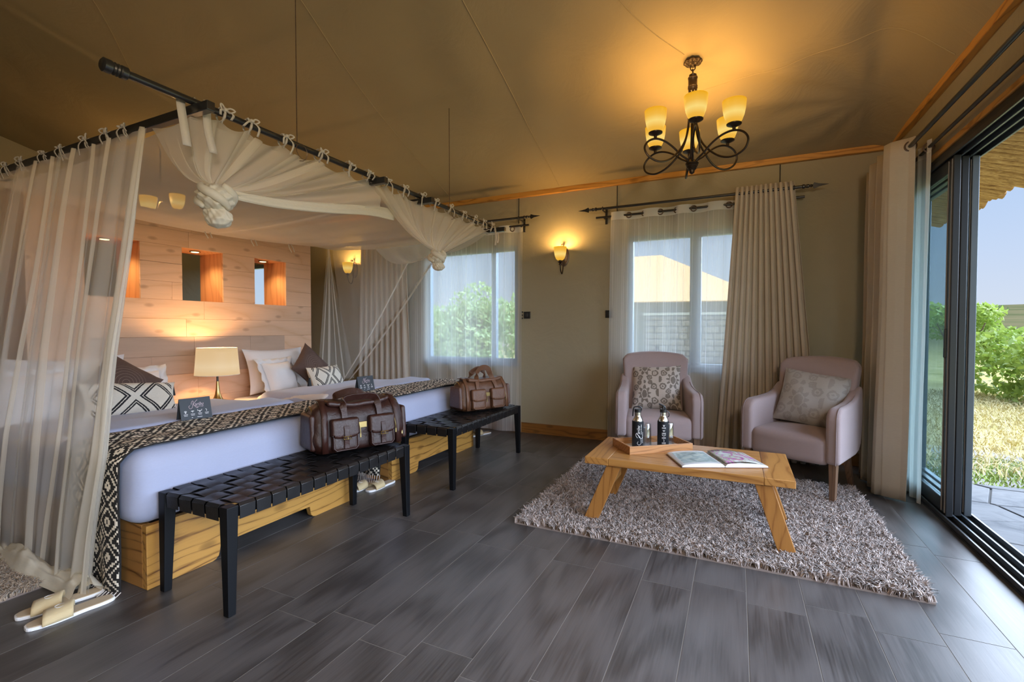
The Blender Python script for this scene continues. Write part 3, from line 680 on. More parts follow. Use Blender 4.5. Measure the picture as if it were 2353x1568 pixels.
shrub('leafy_bush', 'paler bush behind, next to the door stile', 'bush', (4.75, 14.5, -.14), (.95, .9, .45), 1.25, 2600, .075, 'leaf_bush')
bt = shrub('tree', 'tree whose leafy branch tip hangs in front of the sky', 'tree', (7.6, 9.6, -.14), (1.2, 1.2, .9), 3.2, 2500, .07, 'leaf_bush', .09)
m = MB(); m.tube(bez([(-.2, 0, 2.6), (-1.2, -.3, 2.95), (-2.35, -.55, 2.86)], 10), [.02 * (1 - .08 * k) for k in range(11)], 5); br = m.build('branch', 'bark', bt)
Vv, Ff = foliage(70, (-2.25, -.5, 2.88), np.array((.45, .3, .12)), .05, 5); raw_mesh('leaves', Vv, Ff, 'leaf_bush', bt, 'stuff')
shrub('garden_tree', 'bushy green tree outside the bed window', 'tree', (-6.2, 11.2, -.14), (1.25, 1.0, 1.15), 1.15, 6500, .075, 'leaf_tree', lump=22)
shrub('garden_tree', 'second bushy tree further left outside the bed window', 'tree', (-8.9, 12.3, -.14), (1.25, 1.0, 1.05), 1.05, 5200, .075, 'leaf_tree', lump=18)
pts = [(2 + r * math.cos(a), 6 + r * math.sin(a), -.14 + (r - 40) * .040 + .8) for r, a in ((R.uniform(120, 520), R.uniform(-.5, 2.6)) for _ in range(90))]
VV = []; FF = []
for p in pts:
    Vv, Ff = foliage(26, p, np.array((3.2, 3.2, 1.0)), .9, 3); FF.append(Ff + sum(len(v) for v in VV)); VV.append(Vv)
tag(raw_mesh('hill_shrubs', np.concatenate(VV), np.concatenate(FF), 'leaf_far'), 'tiny dark shrubs dotted over the distant hills', 'shrubs', kind='stuff')
# neighbouring tent seen through the middle window, hut seen through the bed window
nt = thing('neighbour_tent', 'orange roofed tent with a stone wall outside the middle window', 'building', (-2.6, 16, -.14))
m = MB(); a0, a1, zb, zt = -3.2, 3.4, 2.13, 3.72
i_ = [m.pt(p) for p in ((a0, -2.2, zb), (a1, -2.2, zb - .05), (a1, 2.2, zb), (a0, 2.2, zb), (-1.6, 0, zt), (.35, 0, zt))]
m.face(i_[0], i_[1], i_[5], i_[4]); m.face(i_[1], i_[2], i_[5]); m.face(i_[2], i_[3], i_[4], i_[5]); m.face(i_[3], i_[0], i_[4]); m.build('tent_roof', 'tent_roof', nt, smooth=False, solid=.03)
m = MB(); m.box((-2.9, -1.7, 0), (3.1, 1.9, 2.2)); m.build('tent_wall', 'tent_wall', nt, smooth=False)
m = MB(); m.box((.15, -2.0, 1.73), (3.3, -1.7, 1.80)); m.build('wall_cap', 'tent_trim', nt)
m = MB(); m.box((.2, -1.96, 0), (3.2, -1.7, 1.73)); swl = m.build('stone_wall', 'mortar', nt, smooth=False)
z = .42
while z < 1.7:
    h = R.uniform(.13, .19); x = .2 + R.uniform(-.2, 0)
    while x < 2.3:
        L = R.uniform(.2, .45); m = MB(); m.rbox((0, 0, 0), (L - .025, .07, min(h, 1.72 - z) - .025), .02, 1); o = m.build('stone', 'wall_stone', swl); o.location = (max(.2, x), -2.02, z); x += L
    z += h
hut = thing('round_hut', 'small round thatched hut far off behind the garden tree', 'building', (-15.4, 32, -.14))
m = MB(); m.lathe([(1.25, 0), (1.25, 2.0)], 20); m.build('hut_wall', 'hut_wall', hut)
m = MB(); m.lathe([(1.7, 1.9), (1.2, 2.5), (.6, 3.0), (.05, 3.3)], 20); m.build('hut_roof', 'hut_thatch', hut)
# ------------------------------------------------------------ beds
BX0, BX1 = -4.44, -2.43
def make_bed(y0, y1, label, which):
    b = thing('bed', label, 'bed', (BX0, y0, 0), 0, 'twin beds'); L = BX1 - BX0; W = y1 - y0
    # foot board with arched cut-out leaving two feet
    pr_ = [(0, 0), (.30, 0)] + [(.30 + .04 * math.sin(a), .04 - .04 * math.cos(a)) for a in (.5, 1.0, PI / 2)] + [(.345, .075), (W - .345, .075)] + [(W - .30 - .04 * math.sin(a), .04 - .04 * math.cos(a)) for a in (PI / 2, 1.0, .5)] + [(W - .30, 0), (W, 0), (W, .295), (0, .295)]
    m = MB(); m.extrude(pr_, .035, 'X', L - .035); m.build('foot_board', 'bed_wood_y', b, smooth=False, bevel=.002)
    for y in (0, W - .035):
        m = MB(); m.box((L - .26, y, 0), (L - .036, y + .035, .295)); m.build('corner_post', 'bed_wood_x', b, bevel=.002)
    m = MB(); m.rbox((.02, .0, .0), (L - .27, W, .33), .02, 4); m.build('bed_base', 'bed_base_cloth', b)
    m = MB(); m.rbox((.0, .03, .30), (L - .05, W - .03, .53), .06, 5); m.build('mattress', 'white_sheet', b)
    return b
make_bed(1.222, 2.485, 'twin bed nearest the viewer on a solid wooden base', 0)
make_bed(2.93, 4.20, 'twin bed by the window on a solid wooden base', 1)
def duvet(y0, y1, label):
    d = thing('duvet', label, 'duvet', (BX0, y0, 0), 0, 'white duvets'); W = y1 - y0
    def wob(p):
        x, y, z = p; k = mnoise.noise((x * 3, y * 3, z * 4)); s_ = max(0, min(1, (.62 - z) / .2))
        out = .012 * k + .012 * s_ * math.sin(x * 13 + 2 * k) * (1 if abs(y - W / 2) > W / 2 - .05 else .2)
        y += out * (1 if y > W / 2 else -1); z += .006 * mnoise.noise((x * 2.2, y * 2.2, 5)) - (.02 * max(0, 1.2 - x))
        if x > 1.97: x += .012 * mnoise.noise((y * 4, z * 5, 2)) + .012 * math.sin(PI * min(1, max(0, (z - .3) / .34)))
        return (x, y, z)
    m = MB(); m.rbox((.50, -.055, .30), (2.035, W + .055, .645), .085, 22, wob); dv = m.build('cover', 'white_cotton', d, angle=180)
    m = MB(); m.rbox((1.24, -.07, .60), (1.545, W + .07, .682), .04, 14, lambda p: (p[0] + .03 * math.sin(p[1] * 4) * .5, p[1], p[2] + .010 * mnoise.noise((p[0] * 5, p[1] * 4, 1)) - (.06 * max(0, abs(p[1] - W / 2) - W / 2 + .06) / .1)))
    m.build('turned_back_fold', 'white_cotton', d, angle=180)
    m = MB(); m.rbox((.48, -.05, .56), (1.36, W + .05, .655), .05, 12, lambda p: (p[0], p[1], p[2] + .012 * mnoise.noise((p[0] * 4, p[1] * 4, 7)) - .07 * max(0, 1.36 - p[0]) )); m.build('top_sheet', 'white_sheet', d, angle=180)
    return d
duvet(1.222, 2.485, 'white duvet with turned back fold on the near bed'); duvet(2.93, 4.20, 'white duvet with turned back fold on the window bed')
def runner(name, y0, y1, mat, label, drop):
    # cloth path across the bed: up the near side, over, down the far side
    W = y1 - y0; h = .662; yo = .075
    prof = []
    for k in range(12): prof.append((-yo - .006 - .008 * math.sin(k / 11 * 2.2) * (drop > .5), h - drop + (drop - .06) * k / 11))
    prof += [(-yo + .012, h - .03), (-yo + .04, h - .008)]
    prof += [(-yo + .04 + (W + 2 * yo - .08) * k / 16, h + .002) for k in range(1, 17)]
    prof += [(W + yo - .012, h - .03), (W + yo + .004, h - .06), (W + yo + .006, h - .2), (W + yo + .006, h - .40)]
    d = [0]
    for a, b in zip(prof, prof[1:]): d.append(d[-1] + math.hypot(b[0] - a[0], b[1] - a[1]))
    T = d[-1]; r = thing(name, label, 'bed runner', (BX0, y0, 0), 0, 'woven bed runners')
    m = MB(); nu = 16; ids = []
    for k, (y, z) in enumerate(prof):
        row = []; low = max(0, min(1, (h - .12 - z) / .45)) if y < 0 else 0
        for u in range(nu + 1):
            q = u / nu; x = 1.555 + .44 * q * (1 - .14 * low) + .02 * low + .012 * math.sin(k * .5)
            row.append(m.pt((x, y - .018 * low * math.sin(q * 9 + .6), max(z, .006 + .012 * (q > .5)) + (.012 * mnoise.noise((q * 3, y * 3, 0)) if z > h - .01 else 0) + .004), (q, d[k] / 2.2)))
        ids.append(row)
    for a, b in zip(ids, ids[1:]):
        for u in range(nu): m.face(a[u], a[u + 1], b[u + 1], b[u])
    m.build('weave', mat, r, angle=180, solid=.006)
    m = MB()
    for u in range(22):
        q = u / 21; x = 1.575 + .38 * q; y = prof[0][0] - .018 * math.sin(q * 9 + .6)
        m.tube([(x, y, max(.012, h - drop + .01)), (x + .006, y - .02, .008), (x + .012, y - .035, .006)], .0025, 4)
    if drop > .5: fo = m.build('fringe', 'ribbon', r); fo['kind'] = 'stuff'
runner('bed_runner', 1.222, 2.485, 'runner_weave', 'black and cream diamond runner hanging to the floor on the near bed', .655)
runner('bed_runner', 2.93, 4.20, 'runner_weave_far', 'black and cream runner across the window bed', .60)
# ------------------------------------------------------------ pillows and cushions
def pillow_mb(w, h, t, pinch=.10, lump=.02, seed=0, n=22, frill=0.0):
    # stands in the local YZ plane, faces +X, base at z=0
    m = MB()
    def sheet(sgn):
        def fn(u, v):
            a, b = u * 2 - 1, v * 2 - 1; e_ = (1 - abs(a) ** 2.6) * (1 - abs(b) ** 2.6); th = t / 2 * max(0, e_) ** .5
            k = 1 - pinch * (1 - abs(b) ** 2) * abs(a) ** 3; k2 = 1 - pinch * (1 - abs(a) ** 2) * abs(b) ** 3
            th *= 1 + lump * 8 * mnoise.noise((a * 1.6 + seed, b * 1.6, sgn * 2.0)); 
            wv = frill * math.sin(22 * (a + b * .7)) * max(abs(a), abs(b)) ** 8
            return (sgn * th + wv, a * w / 2 * k, h / 2 + b * h / 2 * k2)
        return fn
    m.grid(sheet(1), n, n); m.grid(sheet(-1), n, n, flip=True); return m
def cushion(name, label, cat, mat, w, h, t, loc, lean=12, yaw=0, roll=0, group=None, seed=0, pinch=.1, frill=0, drop=0.0, frill_part=False):
    r = thing(name, label, cat, loc, 0, group); m = pillow_mb(w, h, t, pinch, .02, seed, frill=0)
    M = Matrix.Rotation(math.radians(yaw), 4, 'Z') @ Matrix.Rotation(math.radians(-lean), 4, 'Y')
    if roll: M = M @ Matrix.Translation((0, 0, drop)) @ Matrix.Rotation(math.radians(roll), 4, 'X') @ Matrix.Translation((0, 0, -h / 2))
    m.v = [tuple(M @ Vector(p)) for p in m.v]; o = m.build('pillow_body', mat, r, angle=180)
    if frill_part:
        f = MB(); pts = []
        per = [(-1, -1), (1, -1), (1, 1), (-1, 1)]
        for k in range(4):
            a, b = per[k], per[(k + 1) % 4]
            for q in range(14):
                t_ = q / 14; pts.append((a[0] + (b[0] - a[0]) * t_, a[1] + (b[1] - a[1]) * t_))
        ri, ro = [], []
        for k, (a, b) in enumerate(pts):
            kk = 1 - pinch * (1 - abs(b) ** 2) * abs(a) ** 3; k2 = 1 - pinch * (1 - abs(a) ** 2) * abs(b) ** 3
            ri.append(M @ Vector((0, a * w / 2 * kk * .97, h / 2 + b * h / 2 * k2 * .97)))
            ro.append(M @ Vector((.014 * math.sin(k * 1.9), a * (w / 2 * kk + .055), h / 2 + b * (h / 2 * k2 + .05))))
        ii = [f.pt(p) for p in ri]; oo = [f.pt(p) for p in ro]; nn = len(pts)
        for k in range(nn): f.face(ii[k], ii[(k + 1) % nn], oo[(k + 1) % nn], oo[k])
        f.build('frill', mat, r, angle=180, solid=.006)
    return r, M
def tassel(r, p):
    m = MB(); m.lathe([(.004, .012), (.010, .008), (.009, -.004), (.013, -.012), (.018, -.045), (.024, -.085), (.004, -.088)], 10, p[0], p[1]); m.v = [(x, y, z + p[2]) for x, y, z in m.v]; m.build('tassel', 'black_matte', r)
SZ = .585
# window bed
cushion('bed_pillow', 'large white pillow against the headboard on the window bed', 'pillow', 'white_pillow', .70, .46, .16, (-4.27, 3.41, SZ - .03), 14, 0, seed=1)
cushion('ruffled_pillow', 'ruffled white pillow in front of the large one, window bed', 'pillow', 'white_pillow', .36, .34, .19, (-4.06, 3.29, SZ - .03), 22, 8, seed=2, frill_part=True)
cushion('brown_cushion', 'brown diamond turned cushion with stitched rings, window bed', 'cushion', 'brown_rings', .37, .37, .13, (-3.98, 3.60, SZ - .02), 16, 5, 45, seed=3, drop=.25)
r_, M_ = cushion('patterned_cushion', 'cream lumbar cushion with black diamonds on the window bed', 'cushion', 'bw_pattern', .46, .25, .14, (-3.80, 3.62, SZ + .0), 24, 6, seed=4)
tassel(r_, (-.02, -.245, .12))
# near bed
cushion('bed_pillow', 'large white pillow against the headboard on the near bed', 'pillow', 'white_pillow', .70, .46, .16, (-4.26, 1.72, SZ - .03), 14, 0, seed=5)
cushion('ruffled_pillow', 'ruffled white pillow behind the net at far left', 'pillow', 'white_pillow', .42, .38, .19, (-4.02, 1.42, SZ - .03), 20, 0, seed=6, frill_part=True)
cushion('ruffled_pillow', 'ruffled white pillow peeking out behind the brown cushion, near bed', 'pillow', 'white_pillow', .42, .36, .17, (-4.08, 2.02, SZ - .03), 30, -6, seed=7, frill_part=True)
cushion('brown_cushion', 'brown diamond turned cushion with stitched rings, near bed', 'cushion', 'brown_rings', .40, .40, .13, (-3.90, 1.88, SZ - .02), 26, 0, 49, seed=8, drop=.25)
r_, M_ = cushion('patterned_cushion', 'cream lumbar cushion with black diamonds and tassel, near bed', 'cushion', 'bw_pattern', .56, .27, .15, (-3.66, 1.80, SZ + .01), 30, -4, -5, seed=9, drop=.135)
tassel(r_, (-.10, .275, .20)); 
# ------------------------------------------------------------ tent cards on the beds
def card(loc, rz, label):
    r = thing('tent_card', label, 'card', loc, rz, 'black welcome cards'); w_, h_ = .166, .125
    m = MB(); n_ = .055
    m.hexa([(0, -w_ / 2, 0), (.002, -w_ / 2, 0), (.002, w_ / 2, 0), (0, w_ / 2, 0), (-.03, -w_ / 2, h_), (-.028, -w_ / 2, h_), (-.028, w_ / 2, h_), (-.03, w_ / 2, h_)]); m.build('front_panel', 'card_black', r, smooth=False)
    m = MB(); m.hexa([(-.06, -w_ / 2, 0), (-.058, -w_ / 2, 0), (-.058, w_ / 2, 0), (-.06, w_ / 2, 0), (-.031, -w_ / 2, h_), (-.029, -w_ / 2, h_), (-.029, w_ / 2, h_), (-.031, w_ / 2, h_)]); m.build('back_panel', 'card_black', r, smooth=False)
    P = lambda x, y: (.0028 - .03 * (y / h_), x * .84, y)     # card face coordinates
    m = MB()
    add_text(m, text_mb('aribu', .028, .35), lambda x, y: P(x + .022, y + .088))
    add_text(m, text_mb('Camps & Lodges', .0085, .2), lambda x, y: P(x + .022, y + .074))
    for pts, w in (([(-.028, .088), (-.022, .104), (-.012, .107), (-.016, .088), (-.024, .069), (-.038, .066), (-.044, .078), (-.034, .084)], .0014), ([(.014, .112), (.002, .104), (-.014, .088)], .0015), ([(-.014, .088), (-.002, .074), (.008, .066), (.016, .072)], .0015)):
        m.tube([P(a, b) for a, b in [(q.x, q.y) for q in bez([(a, b, 0) for a, b in pts], 18)]], w, 4)
    m.build('lettering', 'pink_print', r, smooth=False)
    m = MB()   # four small emblems: paw, acacia, horns, giraffe, with print lines below
    def dot(cx, cy, rx, ry):
        k = [m.pt(P(cx + rx * math.cos(2 * PI * q / 10), cy + ry * math.sin(2 * PI * q / 10))) for q in range(10)]; m.face(*k)
    dot(-.068, .046, .005, .004)
    for q in range(4): dot(-.075 + .0046 * q, .052 + .002 * (q in (1, 2)), .0017, .0022)
    dot(-.024, .051, .011, .0022); m.tube([P(-.024, .050), P(-.024, .042)], .0008, 4)
    m.tube([P(a, b) for a, b in ((.008, .056), (.010, .050), (.016, .049), (.022, .045), (.028, .049), (.034, .050), (.036, .056))], .0016, 4); dot(.022, .046, .004, .005)
    m.tube([P(.064, .042), P(.067, .050), P(.063, .054)], .0013, 4); dot(.062, .054, .003, .0018)
    for cx in (-.068, -.024, .022, .066):
        for dy, L in ((.034, .013), (.027, .011)): m.box(P(cx - L, dy), tuple(a + b for a, b in zip(P(cx + L, dy + .0022), (.0004, 0, 0))))
    for cx, L in ((-.03, .004), (.018, .016)): m.box(P(cx - L, .014), tuple(a + b for a, b in zip(P(cx + L, .0165), (.0004, 0, 0))))
    m.build('emblems', 'white_print', r, smooth=False)
card((-2.835, 1.70, .673), math.radians(-6), 'black printed card standing on the near bed runner'); card((-2.835, 3.105, .673), math.radians(-8), 'black printed card standing on the window bed runner')
# ------------------------------------------------------------ nightstand and table lamp
ns = thing('nightstand', 'varnished wooden nightstand between the twin beds', 'nightstand', (-4.42, 2.50, 0))
m = MB(); m.box((0, .04, .50), (.66, .40, .535)); m.build('top', 'teak_y', ns, bevel=.004)
m = MB(); m.box((.02, .06, .06), (.62, .38, .499)); m.build('body', 'teak_z', ns, bevel=.003)
m = MB(); m.box((.621, .08, .29), (.634, .36, .48)); dr = m.build('drawer', 'teak_y', ns, bevel=.003)
m = MB(); m.lathe([(.0, .634), (.008, .634), (.012, .65), (0, .656)], 10, .215, .39, 'X'); m.build('knob', 'brass', dr)
for x in (.04, .56):
    for y in (.06, .34): m = MB(); m.box((x, y, 0), (x + .04, y + .04, .06)); m.build('leg', 'teak_z', ns)
tl = thing('table_lamp', 'brass table lamp with lit cream drum shade on nightstand', 'lamp', (-4.13, 2.655, .535))
m = MB(); m.lathe([(0, 0), (.064, 0), (.066, .004), (.066, .020), (.062, .024), (0, .024)], 28); m.build('foot', 'black_metal', tl)
m = MB(); m.lathe([(.056, .024), (.050, .034), (.036, .055), (.024, .085), (.016, .13), (.012, .18), (.0105, .205), (0, .205)], 26); m.build('stem', 'brass', tl)
m = MB(); m.lathe([(.009, .205), (.009, .25), (.014, .255), (.014, .275), (0, .28)], 14); m.build('socket', 'black_metal', tl)
m = MB(); ids = m.grid(lambda u, v: ((.172 - .018 * v) * math.cos(2 * PI * u), (.172 - .018 * v) * math.sin(2 * PI * u), .262 + .238 * v), 40, 6, True)
sh = m.build('shade', 'drum_shade', tl, solid=.003)
for z, r0 in ((.264, .1725), (.498, .1545)):
    m = MB(); m.tube([(r0 * math.cos(2 * PI * k / 36), r0 * math.sin(2 * PI * k / 36), z) for k in range(37)], .0025, 5); m.build('shade_rim', 'ribbon', tl)
m = MB(); m.lathe([(0, .29), (.02, .30), (.03, .33), (.03, .36), (.015, .385), (0, .39)], 14); m.build('bulb', 'lamp_bulb', tl)
lamp('table_lamp_light', 'POINT', (0, 0, .43), TABLE * 4, (1, .62, .28), tl, shadow_soft_size=.03)
# ------------------------------------------------------------ woven leather benches
def bench(loc, label):
    r = thing('woven_bench', label, 'bench', loc, 0, 'woven leather benches'); X, Y, H = .485, 1.21, .462
    for x, sx_ in ((0, 1), (X, -1)):
        for y, sy_ in ((0, 1), (Y, -1)):
            a, b = .052, .034
            m = MB(); m.hexa([(x, y, 0), (x + sx_ * b, y, 0), (x + sx_ * b, y + sy_ * b, 0), (x, y + sy_ * b, 0), (x, y, H - .004), (x + sx_ * a, y, H - .004), (x + sx_ * a, y + sy_ * a, H - .004), (x, y + sy_ * a, H - .004)])
            m.build('leg', 'bench_black', r, smooth=False, bevel=.003)
    for lo, hi in (((.012, .052, .405), (.045, Y - .052, H - .012)), ((X - .045, .052, .405), (X - .012, Y - .052, H - .012)), ((.052, .012, .405), (X - .052, .045, H - .012)), ((.052, Y - .045, .405), (X - .052, Y - .012, H - .012))):
        m = MB(); m.box(lo, hi); m.build('rail', 'bench_black', r, bevel=.003)
    nc, nl = 14, 4; pc = (Y - .11) / nc; pl = (X - .11) / nl
    for i in range(nc):       # cross straps wrapped over the long rails
        y = .055 + pc * (i + .5); path = [(.005, y, .395), (.002, y, .45), (.012, y, H)]
        for k in range(nl * 4 + 1):
            q = k / (nl * 4); x = .055 + (X - .11) * q; path.append((x, y, H - .004 + .0065 * math.cos(PI * (q * nl - .5)) * (1 if i % 2 else -1) - .006 * math.sin(PI * q)))
        path += [(X - .012, y, H), (X - .002, y, .45), (X - .005, y, .395)]
        m = MB(); m.strip(path, (0, 1, 0), pc - .007, .0032); m.build('cross_strap', 'strap_leather', r, bevel=.001, bseg=1)
    for j in range(nl):       # long straps
        x = .055 + pl * (j + .5); path = [(x, .005, .395), (x, .002, .45), (x, .012, H)]
        for k in range(nc * 4 + 1):
            q = k / (nc * 4); y = .055 + (Y - .11) * q; path.append((x, y, H - .004 + .0065 * math.cos(PI * (q * nc - .5)) * (1 if j % 2 == 0 else -1) - .006 * math.sin(PI * (j + .5) / nl)))
        path += [(x, Y - .012, H), (x, Y - .002, .45), (x, Y - .005, .395)]
        m = MB(); m.strip(path, (1, 0, 0), pl - .012, .0032); m.build('long_strap', 'strap_leather', r, bevel=.001, bseg=1)
    return r
bench((-2.375, 1.245, 0), 'black woven leather bench at the foot of the near bed'); bench((-2.372, 2.965, 0), 'black woven leather bench at the foot of the window bed')
# ------------------------------------------------------------ leather duffel bags
def duffel(loc, rz, L, D, H, mats, label, slump, handle_up, buckles):
    main, acc, end = mats; r = thing('duffel_bag', label, 'bag', loc, rz, 'leather duffel bags')
    def shape(p):
        x, y, z = p; q = z / H; k = 1 - .34 * q ** 2.2; x *= k; e_ = abs(y) / (L / 2)
        y *= 1 + .05 * math.sin(PI * min(1, q)) - .10 * q ** 2
        z *= 1 - slump * max(0, 1 - e_ ** 2) * q - .03 * e_ ** 4
        n_ = mnoise.noise((x * 7, y * 7, z * 7)); f = .010 * n_ + .005 * mnoise.noise((x * 19, y * 19, z * 19))
        return (x + f * (1 if x > 0 else -1), y + f * .8 * (1 if y > 0 else -1), max(0, z + f * .6 * q))
    m = MB(); m.rbox((-D / 2, -L / 2, 0), (D / 2, L / 2, H), .065, 18, shape); body = m.build('body', main, r, angle=180)
    xs = lambda z: D / 2 * (1 - .34 * (z / H) ** 2.2)
    for sy_ in (-1, 1):      # end panels with zip arc
        m = MB(); m.rbox((-D * .40, sy_ * L / 2 - .012, .03), (D * .40, sy_ * L / 2 + .022, H * .78), .05, 8, lambda p: (p[0] * (1 - .30 * (p[2] / H) ** 2), p[1], p[2])); m.build('end_panel', end, r, angle=180)
        arc = [(D * .41 * math.cos(a) * (1 - .16 * math.sin(a)), sy_ * (L / 2 - .016), .05 + H * .74 * max(0, math.sin(a))) for a in np.linspace(.05, PI - .05, 26)]
        m = MB(); m.tube(arc, .0042, 6); zp = m.build('zip', 'gold', r)
        m = MB(); m.box((D * .385, sy_ * (L / 2 - .02) - .006, .055), (D * .40, sy_ * (L / 2 - .02) + .006, .12)); m.build('zip_pull', 'gold', zp, bevel=.002)
        m = MB(); m.strip([(xs(.02) + .012, sy_ * L * .40, .02), (xs(H * .4) + .013, sy_ * L * .40, H * .4), (xs(H * .75) + .006, sy_ * L * .39, H * .75), (xs(H) * .5, sy_ * L * .38, H + .002), (0, sy_ * L * .38, H + .006), (-xs(H) * .6, sy_ * L * .38, H)], (0, 1, 0), .035, .006); m.build('side_band', acc, r, angle=180)
    # top zip opening
    zt = H * (1 - slump) + .004
    for x in (-.028, .028):
        m = MB(); m.tube([(x * math.sin(PI * min(1, max(0, (q + .03)))) , -L * .36 + L * .72 * q, zt + .004 + slump * H * (2 * q - 1) ** 2 * .8) for q in np.linspace(0, 1, 20)], .005, 6); m.build('top_zip', 'gold', r)
    m = MB(); m.rbox((-.085, -L * .34, zt - .02), (.085, L * .34, zt + .012), .016, 8, lambda p: (p[0], p[1], p[2] + slump * H * (p[1] / (L * .34)) ** 2 * .7 + .006 * mnoise.noise((p[0] * 14, p[1] * 14, 2)))); m.build('top_flap', acc, r, angle=180)
    # front pockets
    for py in (-L * .20, L * .20):
        w2 = L * .135; ph = H * .56; M = Matrix.Translation((D / 2 - .002, py, .02)) @ Matrix.Rotation(math.radians(-7), 4, 'Y')
        m = MB(); m.rbox((-.02, -w2, 0), (.040, w2, ph), .022, 8, lambda p: (p[0] + .004 * mnoise.noise((p[1] * 16, p[2] * 16, py * 9)), p[1], p[2])); m.v = [tuple(M @ Vector(p)) for p in m.v]; pk = m.build('pocket', main, r, angle=180)
        m = MB(); m.tube([tuple(M @ Vector(p)) for p in ((.037, -w2 + .006, ph * .5), (.037, -w2 + .006, .02), (.037, -w2 + .02, .006), (.037, w2 - .02, .006), (.037, w2 - .006, .02), (.037, w2 - .006, ph * .5))], .0035, 6); m.build('piping', acc, pk)
        m = MB(); m.rbox((-.01, -w2 - .006, ph * .42), (.052, w2 + .006, ph + .018), .018, 8, lambda p: (p[0] - .008 * max(0, (p[2] - ph * .7) / ph) + .005 * mnoise.noise((p[1] * 15, p[2] * 15, 3 + py)), p[1], p[2] - (.018 * (abs(p[1]) / w2) ** 6 * -1 if p[2] < ph * .5 else 0))); m.v = [tuple(M @ Vector(p)) for p in m.v]; fl = m.build('pocket_flap', acc, r, angle=180)
        if buckles:
            m = MB(); m.strip([tuple(M @ Vector(p)) for p in ((.050, 0, ph * .84), (.057, 0, ph * .70), (.058, 0, ph * .45), (.050, 0, ph * .36), (.046, 0, ph * .08))], (0, 1, 0), .030, .006); sp_ = m.build('pocket_strap', acc, r, bevel=.002)
            m = MB(); q = [tuple(M @ Vector(p)) for p in ((.064, -.022, ph * .40), (.064, .022, ph * .40), (.064, .022, ph * .49), (.064, -.022, ph * .49), (.064, -.022, ph * .40))]; m.tube(q, .0028, 6); m.tube([tuple(M @ Vector(p)) for p in ((.066, 0, ph * .49), (.066, 0, ph * .38))], .002, 5); m.build('buckle', 'gold', sp_)
        m = MB(); m.tube([tuple(M @ Vector(p)) for p in ((.03, w2 + .008, ph * .9), (.034, w2 + .012, ph * .7), (.034, w2 + .012, ph * .52))], .003, 5); m.box(*[tuple(M @ Vector(p)) for p in ((.030, w2 + .009, ph * .38), (.038, w2 + .015, ph * .52))]); m.build('pocket_zip_pull', 'gold', r)
    M = Matrix.Translation((D / 2 * .93, 0, H * .52)); m = MB(); m.box((0, -.024, -.018), (.012, .024, .018)); m.v = [tuple(M @ Vector(p)) for p in m.v]; m.build('name_plate', 'gold', r, bevel=.002)
    # two carrying handles: bands up the face, arching over the top
    for sx_ in (1, -1):
        h_ = H + (handle_up if sx_ > 0 else handle_up * .75); xx = lambda z: sx_ * (xs(min(z, H)) + .010); ya = L * .19
        if handle_up > .06: mid = [(sx_ * .05, -ya * .75, H + .03), (sx_ * .045, -ya * .5, h_), (sx_ * .04, 0, h_ + .022), (sx_ * .045, ya * .5, h_ + .012), (sx_ * .05, ya * .8, H + .03)]
        else: mid = [(sx_ * .085, -ya * .95, H * .99), (sx_ * .075 + .015, -ya * .55, h_ * .99), (sx_ * .03 + .07, 0, h_ + .0), (sx_ * .075 + .015, ya * .55, h_ * .99), (sx_ * .085, ya * .95, H * .99)] if sx_ > 0 else [(-.08, -ya * .9, H), (-.06, -ya * .5, H + .025), (-.05, 0, H + .035), (-.06, ya * .5, H + .025), (-.08, ya * .9, H)]
        path = bez([(xx(H * .45), -ya, H * .45), (xx(H * .75), -ya, H * .75)] + mid + [(xx(H * .75), ya, H * .75), (xx(H * .45), ya, H * .45)], 56)
        rings = []
        for i, p in enumerate(path):
            t_ = (path[min(i + 1, 56)] - path[max(i - 1, 0)]).normalized(); q = abs(i / 56 * 2 - 1); onface = max(0, min(1, (q - .45) / .25))
            W = Vector((0, 1, 0)) * onface + Vector((.55 * sx_ if handle_up < .06 else .2 * sx_, 0, .8)) * (1 - onface); W = (W - t_ * W.dot(t_)); W = W.normalized() if W.length > .05 else Vector((1, 0, 0)); n_ = t_.cross(W)
            a, b = W * (.018 + .006 * (1 - onface)), n_ * .0045; rings.append([tuple(p - a - b), tuple(p + a - b), tuple(p + a + b), tuple(p - a + b)])
        m = MB(); m.loft(rings); m.build('handle', acc, r, angle=60, bevel=.0015, bseg=1)
    return r
duffel((-2.145, 2.235, .468), math.radians(-24), .57, .26, .305, ('leather_dark', 'leather_dark2', 'leather_dark2'), 'dark brown leather duffel bag on the near bench', .10, .02, True)
duffel((-2.12, 3.79, .468), math.radians(-27), .52, .24, .285, ('leather_tan', 'leather_tan2', 'leather_end'), 'tan leather duffel bag on the bench by the window', .06, .075, False)
